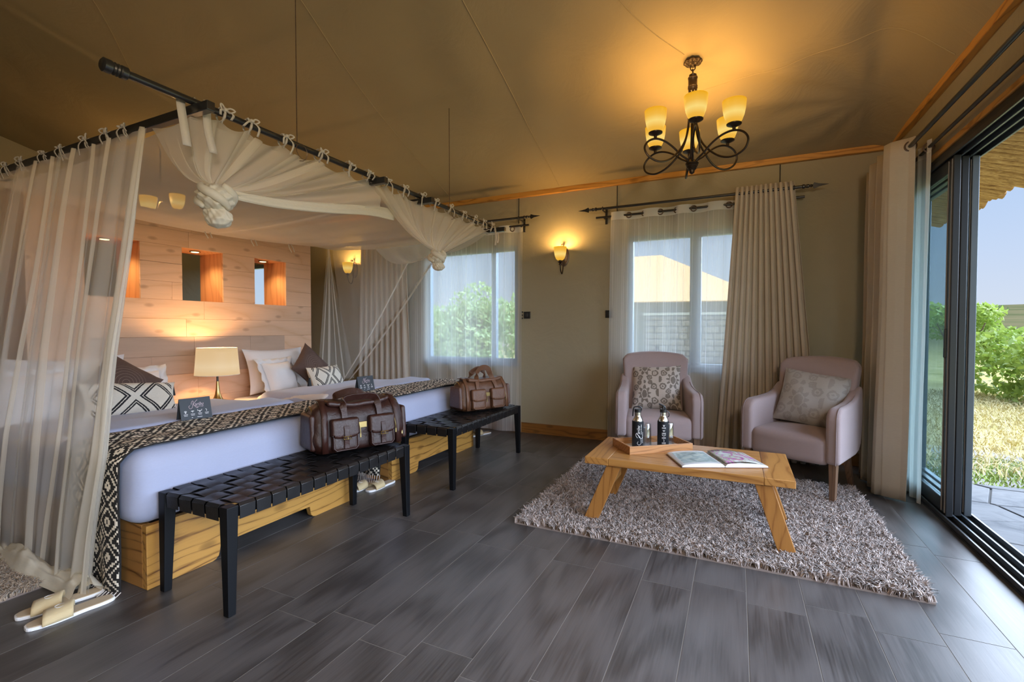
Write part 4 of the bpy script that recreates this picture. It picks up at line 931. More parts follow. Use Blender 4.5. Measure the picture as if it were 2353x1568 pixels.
# ------------------------------------------------------------ slippers
def slipper(loc, rz, label, tilt=0.0):
    r = thing('slipper', label, 'slipper', loc, rz, 'guest slippers'); L = .285
    out = [(L * (.5 - .5 * math.cos(2 * PI * k / 40)) , (.052 - .013 * math.exp(-((L * (.5 - .5 * math.cos(2 * PI * k / 40)) / L - .60) / .22) ** 2)) * math.sin(2 * PI * k / 40) * (1.0 if k < 20 else 1.0) * 1.0) for k in range(40)]
    out = [(x, (abs(math.sin(2 * PI * k / 40)) ** .55) * (1 if y > 0 else -1) * (.047 - .010 * math.exp(-((x / L - .62) / .2) ** 2) - .004 * (x / L))) for k, (x, y) in enumerate(out)]
    m = MB(); m.extrude(out, .014, 'Z', .0); m.build('sole', 'slipper_sole', r, smooth=False, bevel=.003)
    m = MB(); m.extrude([(L / 2 + (x - L / 2) * .95, y * .90) for x, y in out], .003, 'Z', .0135); m.build('insole', 'slipper_insole', r, smooth=False)
    m = MB()
    def st(u, v):
        x = .055 + .095 * u + .012 * math.cos(PI * v); a = PI * v; w_ = .050 - .004 * u; return (x, w_ * math.cos(a) * (1.0), .010 + (.036 + .010 * u) * math.sin(a) ** .7)
    m.grid(st, 8, 16); m.build('strap', 'jute', r, angle=180, solid=.004)
    m = MB(); m.tube([(.105 + .015 * math.cos(2 * PI * k / 20), .015 * math.sin(2 * PI * k / 20), .0535 - (.015 * math.sin(2 * PI * k / 20)) ** 2 * 9) for k in range(21)], .0014, 5); m.build('emblem', 'white_print', r)
    return r
slipper((-2.678, .860, 0), math.radians(76), 'left straw slipper beside the runner at lower left'); slipper((-2.545, .845, 0), math.radians(80), 'right straw slipper beside the runner at lower left')
slipper((-2.44, 2.665, 0), math.radians(88), 'right straw slipper on the floor between the two beds'); slipper((-2.55, 2.60, 0), math.radians(84), 'left straw slipper on the floor between the two beds')
slipper((-2.66, 4.55, 0), math.radians(70), 'straw slipper behind the far bench by the window curtain')
# ------------------------------------------------------------ bed canopy frame
CF = (-2.25, 1.36, 0)
fr = thing('canopy_frame', 'black metal canopy frame hung on wires above the twin beds', 'canopy frame', CF)
W2 = lambda m, name, mat, **k: m.build(name, mat, fr, off=CF, **k)
m = MB(); m.tube([(-2.25, 1.08, 2.235), (-2.25, 4.36, 2.235)], .0165, 12); W2(m, 'front_bar', 'black_metal')
m = MB(); m.lathe([(.017, 1.098), (.026, 1.093), (.026, 1.073), (.022, 1.068), (.026, 1.062), (.022, 1.056), (.026, 1.050), (.022, 1.044), (.027, 1.038), (.027, 1.013), (.020, 1.008), (0, 1.008)], 16, -2.25, 2.235, 'Y'); W2(m, 'end_cap', 'black_metal')
for y, x1 in ((1.36, -2.13), (2.53, -2.13), (3.07, -2.13), (4.27, -2.10)):
    m = MB(); m.box((-4.44, y - .019, 2.175), (x1, y + .019, 2.217)); o = W2(m, 'cross_rail', 'black_metal', smooth=False, bevel=.004)
    m = MB(); m.lathe([(.008, 2.21), (.008, 2.256), (0, 2.258)], 8, -2.25, y); m.build('bolt', 'steel', o, off=CF)
m = MB(); m.tube([(-4.40, 1.36, 2.19), (-4.40, 4.3, 2.19)], .012, 8); W2(m, 'back_bar', 'black_metal')
for y in (1.92, 3.49):
    m = MB(); m.tube([(-2.25, y, 2.24), (-2.255, y + .004, cz(-2.25, y) - .002)], .0028, 5); wi = W2(m, 'hanging_wire', 'bronze_light')
    m = MB(); m.tube([(-2.232 + .003 * k, y + .045 * math.sin(k * .5), 2.19 - .045 * math.cos(k * .5)) for k in range(14)], .002, 5); m.build('wire_loop', 'bronze_light', wi, off=CF)
# ------------------------------------------------------------ mosquito nets
def net_thing(label, base):
    t_ = thing('mosquito_net', label, 'mosquito net', base, 0, 'mosquito nets'); return t_, (lambda m, name, mat, **k: m.build(name, mat, t_, off=base, **dict(dict(angle=180), **k)))
def tie(B, p, ax, seed):
    q = random.Random(seed); m = MB(); x, y, z = p; r_ = .034
    ring = []
    for k in range(13):
        a = 2 * PI * k / 12; ring.append((x, y + r_ * math.cos(a), z - .012 + r_ * math.sin(a)) if ax == 'X' else (x + r_ * math.cos(a), y, z - .005 + r_ * math.sin(a)))
    W = (1, 0, 0) if ax == 'X' else (0, 1, 0); m.strip(ring, W, .010, .0025)
    f = Vector((0, -1, 0)) if ax == 'X' else Vector((1, 0, 0)); s_ = Vector((1, 0, 0)) if ax == 'X' else Vector((0, 1, 0)); c = Vector(p) + f * .036 + Vector((0, 0, .01))
    for sg in (-1, 1):
        L = q.uniform(.022, .042); up = q.uniform(-.004, .024); m.tube(bez([c, c + s_ * sg * L * .6 + Vector((0, 0, up)), c + s_ * sg * L + f * .01 + Vector((0, 0, up * .4)), c + s_ * sg * L * .5 - Vector((0, 0, .008)), c], 12), .0042, 5)
        Lt = q.uniform(.03, .10); m.strip(bez([c, c + s_ * sg * .03 + f * .012 - Vector((0, 0, Lt * .4)), c + s_ * sg * q.uniform(.015, .05) - Vector((0, 0, Lt))], 8), tuple(s_), .011, .0025)
    m.tube([c - s_ * .008, c + s_ * .008], .009, 6)
    m.tube([tuple(Vector(p) - Vector((0, 0, .05)) + f * .005), tuple(c)], .004, 4); B(m, 'tie', 'ribbon')
def scal(ts, t, d=.030):
    # droop of the net edge between ties
    for a, b in zip(ts, ts[1:]):
        if a <= t <= b: return d * math.sin(PI * (t - a) / (b - a)) * min(1, (b - a) / .18)
    return 0
TX = [-4.24, -4.08, -3.88, -3.60, -3.40, -3.14, -2.93, -2.77, -2.56]; TY = [1.483, 1.62, 1.826, 2.07, 2.30, 2.47]; TY2 = [2.65, 2.84, 3.06, 3.24, 3.46, 3.67, 3.87, 4.04, 4.22]
n1, B1 = net_thing('white mosquito net over the near bed, tied in a knot', (-2.6, 1.3, 0))
def hem_x(z): return float(np.interp(z, [0, .25, .65, 1.1, 1.79, 2.2], [-2.64, -2.58, -2.46, -2.50, -2.55, -2.57]))
def hem_y(z): return float(np.interp(z, [0, .3, .65, 1.1, 1.6, 2.2], [1.105, 1.105, 1.11, 1.17, 1.25, 1.342]))
def side(u, v):
    z = 2.165 - 2.155 * v; x = hem_x(z) + (-4.55 - hem_x(z)) * (u ** (1 + .0 * v)); z -= scal(TX[::-1], x) * (1 - v) ** 8
    f = .5 * math.sin(2 * PI * 6.5 * u + 1.1 * math.sin(9 * u) + 1.2 * v) + .35 * math.sin(2 * PI * 15 * u + 2); a = (.010 + .034 * v ** .6) * (1 - .7 * max(0, (v - .6)) * 1.5)
    return (x + .03 * math.sin(2 * PI * 6.5 * u + 1.7) * v, hem_y(z) - a * f - .006, max(.008, z))
m = MB(); m.grid(side, 150, 46); B1(m, 'side_curtain', 'mosquito_net')
# doubled hem and heavy folds of the same curtain
for k, (u0, w0, w1, mt) in enumerate(((0.0, .014, .030, 'net_fan'), (.14, .010, .022, 'net_fan'), (.31, .009, .018, 'net_fan'), (.235, .004, .008, 'net_fan'), (.46, .005, .008, 'net_fan'), (.55, .014, .02, 'net_fan'), (.40, .012, .03, 'net_thin'), (.08, .03, .06, 'net_thin'), (.62, .03, .05, 'net_thin'))):
    m = MB(); m.grid(lambda a, v: tuple(Vector(side(min(1, u0 + (w0 + (w1 - w0) * v) * a + .012 * math.sin(3 * v + k)), v)) + Vector((0, -.008 - .016 * math.sin(PI * a), 0))), 5, 40); B1(m, 'fold', mt)
def pool(u, v):   # cloth heaped along the floor
    x = -2.62 - 1.95 * u; return (x + .02 * math.sin(25 * u), 1.13 - (.10 + .02 * math.sin(5 * u + 1)) * v + .012 * math.sin(17 * u) * v, .012 + .075 * math.sin(PI * v) * (1 + .35 * math.sin(21 * u + 3 * v)) * (.75 + .25 * math.sin(7 * u)) + .016 * math.sin(PI * v) * mnoise.noise((u * 30, v * 6, 1)) + .008 * math.sin(26 * v + 9 * u) * math.sin(PI * v))
m = MB(); m.grid(pool, 160, 22); B1(m, 'floor_heap', 'net_dense')
def hemf(u, v):
    z = 2.16 - 2.15 * v; w_ = .05 + .10 * v ** 2; return (hem_x(z) - w_ * u + .012 * math.sin(7 * v), hem_y(z) - .014 - .022 * math.sin(PI * u * 3 + v) * (.4 + v), max(.01, z))
m = MB(); m.grid(hemf, 24, 46); B1(m, 'gathered_hem', 'net_fan')
m = MB(); m.grid(lambda u, v: (-2.60 + .04 * math.sin(5 * u) - .12 * v, 1.12 - .06 * u * (1 - v) + .01 * math.sin(11 * u), .012 + .05 * math.sin(PI * u) + .02 * v), 12, 8); B1(m, 'hem_heap', 'net_dense')
def roof(y0, y1, seed, bow):
    def fn(u, v):
        x = -2.27 - 2.13 * u; y = y0 + (y1 - y0) * v; s_ = math.sin(PI * u) * .05 + .035 * math.sin(PI * v) * math.sin(PI * u)
        return (x, y, 2.168 - s_ - .07 * u ** 2 * math.sin(PI * min(1, max(0, (y - 1.3) / 2.7))) - .02 * u + .006 * math.sin(40 * v + 3 * u + seed) * math.sin(PI * u))
    return fn
m = MB(); m.grid(roof(1.36, 2.81, 0, 0), 50, 40); B1(m, 'roof_panel', 'net_roof')
K1 = Vector((-2.335, 1.505, 1.885)); K2 = Vector((-2.335, 3.425, 1.845))
def fan(top, K, npl, amp, kx, sagd):
    def fn(u, v):
        T = Vector(top(u)); w_ = v ** .85; P = T.lerp(K + kx(u), w_); h = math.sin(PI * min(1, v * 1.05)) if v < .95 else .15
        P.x += amp * math.sin(2 * PI * npl * u + .8 * math.sin(5 * u)) * (.25 + h) * (1 - .75 * v); P.z -= sagd * math.sin(PI * v) * (1 + .4 * math.sin(2 * PI * npl * .5 * u)); P.x -= .05 * math.sin(PI * v)
        return tuple(P)
    return fn
def top1(u):
    if u < .2: q = u / .2; return (-2.575 + .31 * q, 1.355, 2.175 - .02 * math.sin(PI * q))
    if u < .88: y = 1.37 + 1.24 * (u - .2) / .68; return (-2.255, y, 2.205 - scal([1.36] + TY, y, .035))
    q = (u - .88) / .12; return (-2.26 - .03 * q, 2.61 + .05 * q, 2.20 - .14 * q)
kx = lambda u: Vector((.02 * math.cos(2 * PI * u), .035 * (u - .5) * 2, .012 * math.sin(2 * PI * u)))
m = MB(); m.grid(fan(top1, K1, 13, .020, kx, .035), 170, 26); B1(m, 'foot_swag', 'net_fan')
for k, u0 in enumerate((.16, .24, .335, .37, .50, .60, .70, .80)):
    f_ = fan(top1, K1, 13, .020, kx, .035); m = MB(); m.grid(lambda a, v: tuple(Vector(f_(min(1, u0 + .022 * (a - .5) * (1 + v)), v)) + Vector((.010 + .010 * math.sin(PI * a), 0, 0))), 4, 22); B1(m, 'gather_fold', 'net_fan')
def band(p, r0, r1, nfl, B, name, flat=.55):
    P = bez(p, 36); rings = []
    for i, q in enumerate(P):
        t_ = i / 36; r_ = r0 + (r1 - r0) * t_; rings.append([(q.x + r_ * flat * math.cos(a) * (1 + .35 * math.sin(6 * a + 3 * t_)), q.y, q.z + r_ * math.sin(a) * (1 + .10 * math.sin(7 * a + 5 * t_)) - .004 * math.sin(9 * t_)) for a in (2 * PI * k / 30 for k in range(30))])
    m = MB(); m.loft(rings); B(m, name, 'net_dense')
band([K1 + Vector((0, .03, .0)), (-2.32, 1.85, 1.905), (-2.315, 2.2, 1.95), (-2.32, 2.60, 2.03), (-2.34, 2.86, 2.06)], .020, .040, 5, B1, 'hem_band', .22)
def knot(B, K, s_, tail):
    def fn(u, v):
        a = 2 * PI * u + 2.2 * v; zz = -1 + 2 * v; r_ = (1 - abs(zz) ** 2.4) ** .5 * s_ * (1 + .11 * math.sin(3 * a + 5 * zz) + .07 * math.sin(7 * a - 8 * zz) + .045 * math.sin(16 * a + 14 * zz)); return (K.x + r_ * math.cos(a), K.y + r_ * math.sin(a), K.z - s_ * .55 + zz * s_ * .95)
    m = MB(); m.grid(fn, 96, 40, True); B(m, 'knot', 'net_dense')
    def f2(u, v):
        a = 2 * PI * u - 1.8 * v; r_ = s_ * float(np.interp(v, [0, .2, .6, .85, 1], [.55, .75, .86, .62, .02])) * (1 + .12 * math.sin(2 * a + 4 * v) + .06 * math.sin(6 * a + 9 * v) + .035 * math.sin(14 * a - 12 * v)); return (K.x + r_ * math.cos(a) + .01 * v, K.y + r_ * math.sin(a) + .012 * math.sin(3 * v), K.z - s_ * 1.2 - tail * v)
    m = MB(); m.grid(f2, 84, 34, True); B(m, 'knot_tail', 'net_dense')
    m = MB()
    for ph in (0, 2.1, 4.2): m.tube([(K.x + s_ * 1.04 * math.cos(ph + t_ * 2.6) * (1 - .25 * (2 * t_ - 1) ** 2), K.y + s_ * 1.04 * math.sin(ph + t_ * 2.6) * (1 - .25 * (2 * t_ - 1) ** 2), K.z + .02 - s_ * 1.5 * t_) for t_ in np.linspace(0, 1, 16)], [.012 + .012 * math.sin(PI * t_) for t_ in np.linspace(0, 1, 16)], 7)
    B(m, 'knot_wrap', 'net_dense')
knot(B1, K1, .074, .10)
for k, x in enumerate(TX[:-1]): tie(B1, (x, 1.36, 2.20), 'X', k)
for k, y in enumerate(TY): tie(B1, (-2.25, y, 2.235), 'Y', 40 + k)
for k, (y, L) in enumerate(((1.345, .235), (1.405, .24))):     # long corner ribbons
    m = MB(); m.strip(bez([(-2.245 + .055 * k - .05, y - .02 + .03 * k, 2.262), (-2.215 + .04 * k - .05, y - .035 + .03 * k, 2.20), (-2.205 + .03 * k - .05, y - .03 + .03 * k, 2.262 - L * .6), (-2.20 + .03 * k - .05, y - .02 + .04 * k, 2.262 - L)], 14), (.3, 1, 0), .034, .003); B1(m, 'corner_ribbon', 'ribbon')
for y in (2.71, 3.16, 3.60):
    m = MB(); m.tube(bez([(-4.36, y, 2.15), (-4.34, y - .015, 2.08), (-4.33, y + .01, 2.02)], 8), .005, 4); m.tube(bez([(-4.36, y, 2.15), (-4.34, y + .03, 2.08), (-4.33, y + .045, 2.03)], 8), .005, 4); B1(m, 'tie_end', 'ribbon')
n2, B2 = net_thing('white mosquito net over the window bed, tied in a knot', (-2.6, 3.6, 0))
m = MB(); m.grid(roof(2.78, 4.27, 2, 0), 50, 36); B2(m, 'roof_panel', 'net_roof')
def top2(u):
    y = 2.49 + 1.76 * u; return (-2.255, y, 2.205 - scal([2.47] + TY2, y, .03))
m = MB(); m.grid(fan(top2, K2, 12, .018, kx, .02), 150, 26); B2(m, 'foot_swag', 'net_fan')
for k, u0 in enumerate((.02, .05, .09, .13, .17, .22, .45, .62, .80)):
    f_ = fan(top2, K2, 12, .018, kx, .02); m = MB(); m.grid(lambda a, v: tuple(Vector(f_(min(1, max(0, u0 + .03 * (a - .5))), v)) + Vector((.010 + .012 * math.sin(PI * a), 0, 0))), 4, 22); B2(m, 'gather_fold', 'net_fan')
knot(B2, K2, .060, .075)
for k, y in enumerate(TY2): tie(B2, (-2.25, y, 2.235), 'Y', 60 + k)
for k in (0, 1):
    m = MB(); m.strip(bez([(-2.20, 4.24 + .05 * k, 2.225), (-2.18, 4.225 + .05 * k, 2.12), (-2.175, 4.20 + .05 * k, 2.03 + .03 * k)], 10), (.3, 1, 0), .022, .003); B2(m, 'corner_ribbon', 'ribbon')
# far side curtain swept up from the knot to the bed head
def swag(u, v):
    a = Vector((-2.3 - 1.5 * u, 4.26, 2.17)); b = K2 + Vector((-.02 - .12 * u, .02, .01 - .02 * u)); p = a.lerp(b, v); p.z -= .14 * math.sin(PI * v) * (.4 + .6 * u); p.y += .02 * math.sin(30 * u) * math.sin(PI * v); return tuple(p)
m = MB(); m.grid(swag, 40, 18); B2(m, 'side_swag', 'mosquito_net')
def far(u, v):
    a = Vector((-2.35 - 2.08 * u, 4.27, 2.17)); b = K2.lerp(Vector((-4.2, 4.27, .60)), u); p = a.lerp(b, v); p.y += .025 * math.sin(2 * PI * 9 * u + v) * math.sin(PI * v); return tuple(p)
m = MB(); m.grid(far, 70, 24); B2(m, 'side_curtain', 'net_thin')
for a, b, w_ in ((K2, Vector((-4.19, 4.25, .56)), .05), (Vector((-3.15, 4.15, 2.0)), Vector((-4.27, 4.25, .56)), .035)):
    m = MB(); m.grid(lambda u, v: tuple(a.lerp(b, u) + Vector((-(v - .5) * w_, -.012 * math.sin(PI * v), (v - .5) * w_ * -.6 - .05 * math.sin(PI * u)))), 26, 5); B2(m, 'hem_fold', 'net_fan')
A_ = Vector((-4.40, 4.17, 2.20))
m = MB(); m.grid(lambda u, v: tuple(A_.lerp(Vector((-4.39 + .03 * math.sin(20 * u), 3.99 + .56 * u, .58)), v ** .8) + Vector((0, 0, 0))), 30, 24); B2(m, 'head_curtain', 'net_thin')
for u0, u1, w_ in ((.05, .02, .008), (.28, .22, .018), (.62, .66, .012), (.5, .45, .006)):
    m = MB(); m.grid(lambda a, v: tuple(A_.lerp(Vector((-4.36, 3.99 + .56 * (u0 + (u1 - u0) * v), .60)), v) + Vector((.02, w_ * 2 * (a - .5) * min(1, .3 + v), 0))), 3, 20); B2(m, 'gather_fold', 'net_fan')
# ------------------------------------------------------------ window curtains
def cloth_grid(top, bot, nf, a0, a1, nrm, nu=120, nv=30, seed=0, sharp=1.0, ease=1.0, half=0.0):
    n_ = Vector(nrm)
    def fn(u, v):
        p = Vector(lerp(top(u), bot(u), v)); q = v ** ease
        ph = 2 * PI * nf * u + .5 * math.sin(6 * u + seed) * v + .3 * math.sin(3.1 * v + 9 * u + seed); s_ = math.sin(ph); s_ = math.copysign(abs(s_) ** sharp, s_)
        p += n_ * ((a0 + (a1 - a0) * q) * s_ + .008 * v * mnoise.noise((u * 5, v * 3, seed)) + half * v); p += Vector((n_.y, -n_.x, 0)) * .25 * (a0 + (a1 - a0) * q) * math.sin(2 * ph); return tuple(p)
    m = MB(); m.grid(fn, nu, nv); m.uv = [(u, 1 - v) for u, v in m.uv]; return m
def ring(parent, c, ax, off, r_=.026):
    m = MB(); pr_ = []
    m.tube([(c[0] + (r_ * math.cos(a) if ax == 'Y' else 0) , c[1] + (r_ * math.cos(a) if ax == 'X' else 0), c[2] + r_ * math.sin(a)) for a in np.linspace(0, 2 * PI, 25)], .0058, 6); m.build('grommet', 'bronze_light', parent, off=off)
def sheer(name, label, x0, x1, xb0, xb1, y, zt, nf, mat='sheer', seed=0):
    base = ((x0 + x1) / 2, y, 0); t_ = thing(name, label, 'curtain', base, 0, 'sheer curtains')
    m = cloth_grid(lambda u: (x0 + (x1 - x0) * u, y, zt), lambda u: (xb0 + (xb1 - xb0) * u, y + .0, .012), nf, .026, .020, (0, -1, 0), 160, 34, seed, .9); m.build('fabric', mat, t_, off=base, angle=180)
    for k in range(int(nf * 2)):
        u = (k + .5) / (nf * 2) if False else k / (nf * 2) + .02
        if u < .99: ring(t_, (x0 + (x1 - x0) * u, y - .004, zt - .045), 'Y', base)
    return t_
def drape(name, label, top, bot, nf, a0, a1, nrm, mat, base, seed=0, ease=.6, nu=150, half=0.0):
    t_ = thing(name, label, 'curtain', base, 0, 'beige blackout drapes'); m = cloth_grid(top, bot, nf, a0, a1, nrm, nu, 30, seed, .75, ease, half); m.build('fabric', mat, t_, off=base, angle=180, solid=.004); return t_
sheer('sheer_curtain', 'white striped sheer curtain in front of the middle window', -1.195, .05, -1.225, .02, 4.945, 2.415, 4.0, seed=1)
drape('window_drape', 'beige pleated drape right of the middle window', lambda u: (-.02 + .46 * u, 4.86, 2.50), lambda u: (-.17 + .84 * u, 4.87, .012), 12, .018, .031, (0, -1, 0), 'drape', (.2, 4.86, 0), 3, .6, 200)
sheer('sheer_curtain', 'white striped sheer curtain in front of the bed window', -3.86, -2.205, -3.86, -2.235, 4.945, 2.39, 5.0, seed=4)
drape('window_drape', 'beige drape between the wall lamp and the bed window', lambda u: (-4.52 + .72 * u, 4.87, 2.46), lambda u: (-4.60 + .86 * u, 4.87, .012), 9, .018, .026, (0, -1, 0), 'drape', (-4.1, 4.87, 0), 5, .6, 160)
def rod(label, x0, x1, left, right, zf=2.445, zb=2.375):
    r = thing('curtain_rod', label, 'curtain rod', ((x0 + x1) / 2, 5.0, zf), 0, 'double curtain rods'); o_ = ((x0 + x1) / 2, 5.0, zf)
    m = MB(); m.tube([(x0, 4.865, zf), (x1, 4.865, zf)], .0125, 10); m.build('front_rod', 'black_metal', r, off=o_)
    m = MB(); m.tube([(x0 - .03, 4.945, zb), (x1 + .03, 4.945, zb)], .011, 10); m.build('back_rod', 'black_metal', r, off=o_)
    for sg, x, show in ((-1, x0, left), (1, x1, right)):
        if not show: continue
        m = MB(); m.lathe([(.0125, x), (.019, x + sg * .004), (.019, x + sg * .018), (.011, x + sg * .024), (.017, x + sg * .040), (.017, x + sg * .050), (.010, x + sg * .056), (.014, x + sg * .070), (.008, x + sg * .080)], 12, 4.865, zf, 'X'); fi = m.build('finial', 'black_metal', r, off=o_)
        m = MB(); L0 = x + sg * .078; m.loft([[(L0, 4.862, zf - .005), (L0, 4.868, zf - .005), (L0, 4.868, zf + .005), (L0, 4.862, zf + .005)], [(L0 + sg * .012, 4.860, zf - .026), (L0 + sg * .012, 4.870, zf - .026), (L0 + sg * .012, 4.870, zf + .026), (L0 + sg * .012, 4.860, zf + .026)], [(L0 + sg * .05, 4.861, zf - .012), (L0 + sg * .05, 4.869, zf - .012), (L0 + sg * .05, 4.869, zf + .012), (L0 + sg * .05, 4.861, zf + .012)], [(L0 + sg * .12, 4.864, zf - .001), (L0 + sg * .12, 4.866, zf - .001), (L0 + sg * .12, 4.866, zf + .001), (L0 + sg * .12, 4.864, zf + .001)]]); m.build('spear_tip', 'black_metal', fi, off=o_)
        xb = x - sg * .06; m = MB(); m.box((xb - .012, 5.024, zb - .06), (xb + .012, 5.03, zf + .03)); m.box((xb - .007, 4.855, zf - .018), (xb + .007, 5.026, zf - .010)); m.box((xb - .007, 4.935, zb - .018), (xb + .007, 5.026, zb - .010)); m.tube([(xb, 4.865 + .017 * math.cos(a), zf + .017 * math.sin(a)) for a in np.linspace(0, 2 * PI, 14)], .005, 6); m.build('bracket', 'black_metal', r, off=o_, bevel=.001, bseg=1)
    return r
rod('black double curtain rod above the middle window', -1.33, .50, True, True); rod('black double curtain rod with spear tip above the bed window', -4.62, -2.165, False, True)
# curtains of the sliding door, pushed into the corner
def dd_path(u, z):
    P = [(1.06, 4.03), (1.03, 4.06), (.985, 4.08), (.945, 4.105), (.925, 4.16), (.955, 4.21), (1.05, 4.25), (1.07, 4.31), (.97, 4.34), (.93, 4.38), (.98, 4.42), (1.07, 4.46), (1.06, 4.52), (.96, 4.55), (.93, 4.60), (1.0, 4.64), (1.07, 4.69), (1.02, 4.76), (.95, 4.80)]
    t_ = u * (len(P) - 1); k = min(int(t_), len(P) - 2); t_ -= k; t_ = t_ * t_ * (3 - 2 * t_) * .35 + t_ * .65; x, y = lerp(P[k], P[k + 1], t_); q = 1 - z / 2.485
    return (x - .03 * q * (y > 4.12) + .012 * mnoise.noise((u * 6, z * .8, 3)), y + (.05 * q if y < 4.2 else -.07 * q * (y - 4.2) / .6) + .01 * mnoise.noise((u * 5, z * .7, 8)), z)
d_ = thing('door_drape', 'beige drape with a large metal grommet beside the sliding door', 'curtain', (1.04, 4.4, 0), 0, 'beige blackout drapes')
m = MB(); m.grid(lambda u, v: dd_path(u, 2.485 - 2.473 * v), 144, 26); m.build('fabric', 'drape_r', d_, off=(1.04, 4.4, 0), angle=180, solid=.004)
ring(d_, (1.042, 4.062, 2.43), 'Y', (1.04, 4.4, 0), .032); ring(d_, (1.04, 4.23, 2.43), 'Y', (1.04, 4.4, 0), .032)
base = (1.125, 4.3, 0); t_ = thing('door_sheer', 'white striped sheer between the door drape and the glass', 'curtain', base, 0, 'sheer curtains')
m = cloth_grid(lambda u: (1.135, 3.97 + .55 * u, 2.435), lambda u: (1.14 - .0 * u, 4.06 + .5 * u, .012), 3.5, .024, .02, (-1, 0, 0), 110, 30, 7, .8); m.build('fabric', 'sheer_r', t_, off=base, angle=180)
ring(t_, (1.122, 4.005, 2.39), 'Y', base, .028)
r = thing('curtain_rod', 'pair of long black curtain rods above the sliding door', 'curtain rod', (1.1, 2, 2.43), 0, 'double curtain rods')
for x, z, nm in ((1.04, 2.43, 'front_rod'), (1.125, 2.39, 'back_rod')): m = MB(); m.tube([(x, -1.0, z), (x, 4.86, z)], .0135 if x < 1.1 else .0115, 10); m.build(nm, 'black_metal', r, off=(1.1, 2, 2.43))
for y in (-.8, 4.72): m = MB(); m.box((1.036, y - .006, 2.412), (1.18, y + .006, 2.420)); m.box((1.172, y - .012, 2.35), (1.18, y + .012, 2.47)); m.build('bracket', 'black_metal', r, off=(1.1, 2, 2.43))
# ------------------------------------------------------------ wall lamps and chandelier
def cup_shade(parent, loc, s_=1.0):
    prof = [(.020, .0), (.036, .004), (.050, .022), (.062, .055), (.070, .095), (.074, .150), (.071, .150), (.067, .095), (.059, .056), (.046, .024), (.0, .008)]
    m = MB(); m.lathe([(a * s_, b * s_) for a, b in prof], 28, cap=False); o = m.build('shade', 'amber_glass', parent); o.location = loc; return o
def sconce(x, y, z, label):
    r = thing('wall_lamp', label, 'lamp', (x, y, z), 0, 'amber glass wall lamps')
    m = MB(); m.lathe([(0, .0), (.060, .0), (.060, -.006), (.050, -.014), (.042, -.012), (.030, -.020), (0, -.022)], 28, 0, 0, 'Y', 1.85, 1.0); m.build('back_plate', 'bronze_light', r)
    m = MB(); m.tube(bez([(0, -.055, .115), (0, -.035, .125), (0, -.028, .09), (0, -.030, -.02), (0, -.034, -.12), (0, -.062, -.195), (0, -.105, -.175), (0, -.128, -.115), (0, -.130, -.085)], 48), .0062, 8); m.lathe([(0, -.072), (.012, -.07), (.016, -.058), (.012, -.046), (0, -.044)], 12, 0, .118, 'Y'); m.build('arm', 'bronze', r)
    m = MB(); m.lathe([(0, -.115), (.013, -.108), (.016, -.098), (.009, -.088), (.022, -.080), (.026, -.074), (.014, -.070), (.015, -.050), (0, -.050)], 16, 0, -.13); m.build('cup', 'bronze', r)
    cup_shade(r, (0, -.13, -.058), .95)
    m = MB(); m.lathe([(0, -.02), (.014, -.01), (.024, .02), (.018, .045), (0, .055)], 12, 0, -.13); m.build('bulb', 'lamp_bulb', r)
    lamp('wall_lamp_light', 'POINT', (0, -.13, .075), SCONCE * 4, (1, .56, .16), r, shadow_soft_size=.03)
sconce(-1.745, 5.03, 2.005, 'amber glass wall lamp between the two curtained windows'); sconce(-4.80, 5.03, 2.02, 'amber glass wall lamp seen through the bed net')
ch = thing('chandelier', 'wrought iron chandelier with six lit amber cup shades', 'chandelier', (-.298, 3.575, 2.285))
ztop = cz(-.298, 3.575) - 2.285
m = MB()
for k in range(8): a = 2 * PI * k / 8; m.lathe([(0, ztop), (.022, ztop - .006), (.024, ztop - .016), (.012, ztop - .026), (0, ztop - .028)], 10, .040 * math.cos(a), .040 * math.sin(a))
m.lathe([(0, ztop + .004), (.030, ztop), (.034, ztop - .022), (.018, ztop - .034), (0, ztop - .036)], 16); m.build('ceiling_rose', 'bronze', ch)
m = MB(); m.tube([(.016 * math.cos(a), 0, ztop - .050 + .020 * math.sin(a)) for a in np.linspace(0, 2 * PI, 17)], .004, 6); m.tube([(0, .012 * math.cos(a), ztop - .078 + .016 * math.sin(a)) for a in np.linspace(0, 2 * PI, 17)], .0045, 6); m.lathe([(0, ztop - .085), (.010, ztop - .09), (.026, ztop - .10), (.022, ztop - .112), (.016, ztop - .115), (0, ztop - .116)], 12); m.build('hook', 'bronze', ch)
zc_ = ztop - .115
m = MB(); m.lathe([(0, zc_), (.031, zc_), (.033, zc_ - .008), (.030, zc_ - .012), (.030, zc_ - .060), (.033, zc_ - .064), (.030, zc_ - .070), (.033, zc_ - .076), (.029, zc_ - .085), (.029, zc_ - .10), (0, zc_ - .10)], 20); m.build('collar', 'bronze', ch)
m = MB(); m.lathe([(0, .105), (.022, .10), (.030, .085), (.044, .078), (.044, .070), (.038, .066), (.040, .060), (.033, .054), (.035, .048), (.027, .042), (.029, .036), (.019, .028), (.017, .012), (.008, .004), (0, 0)], 22); m.build('hub_finial', 'bronze', ch)
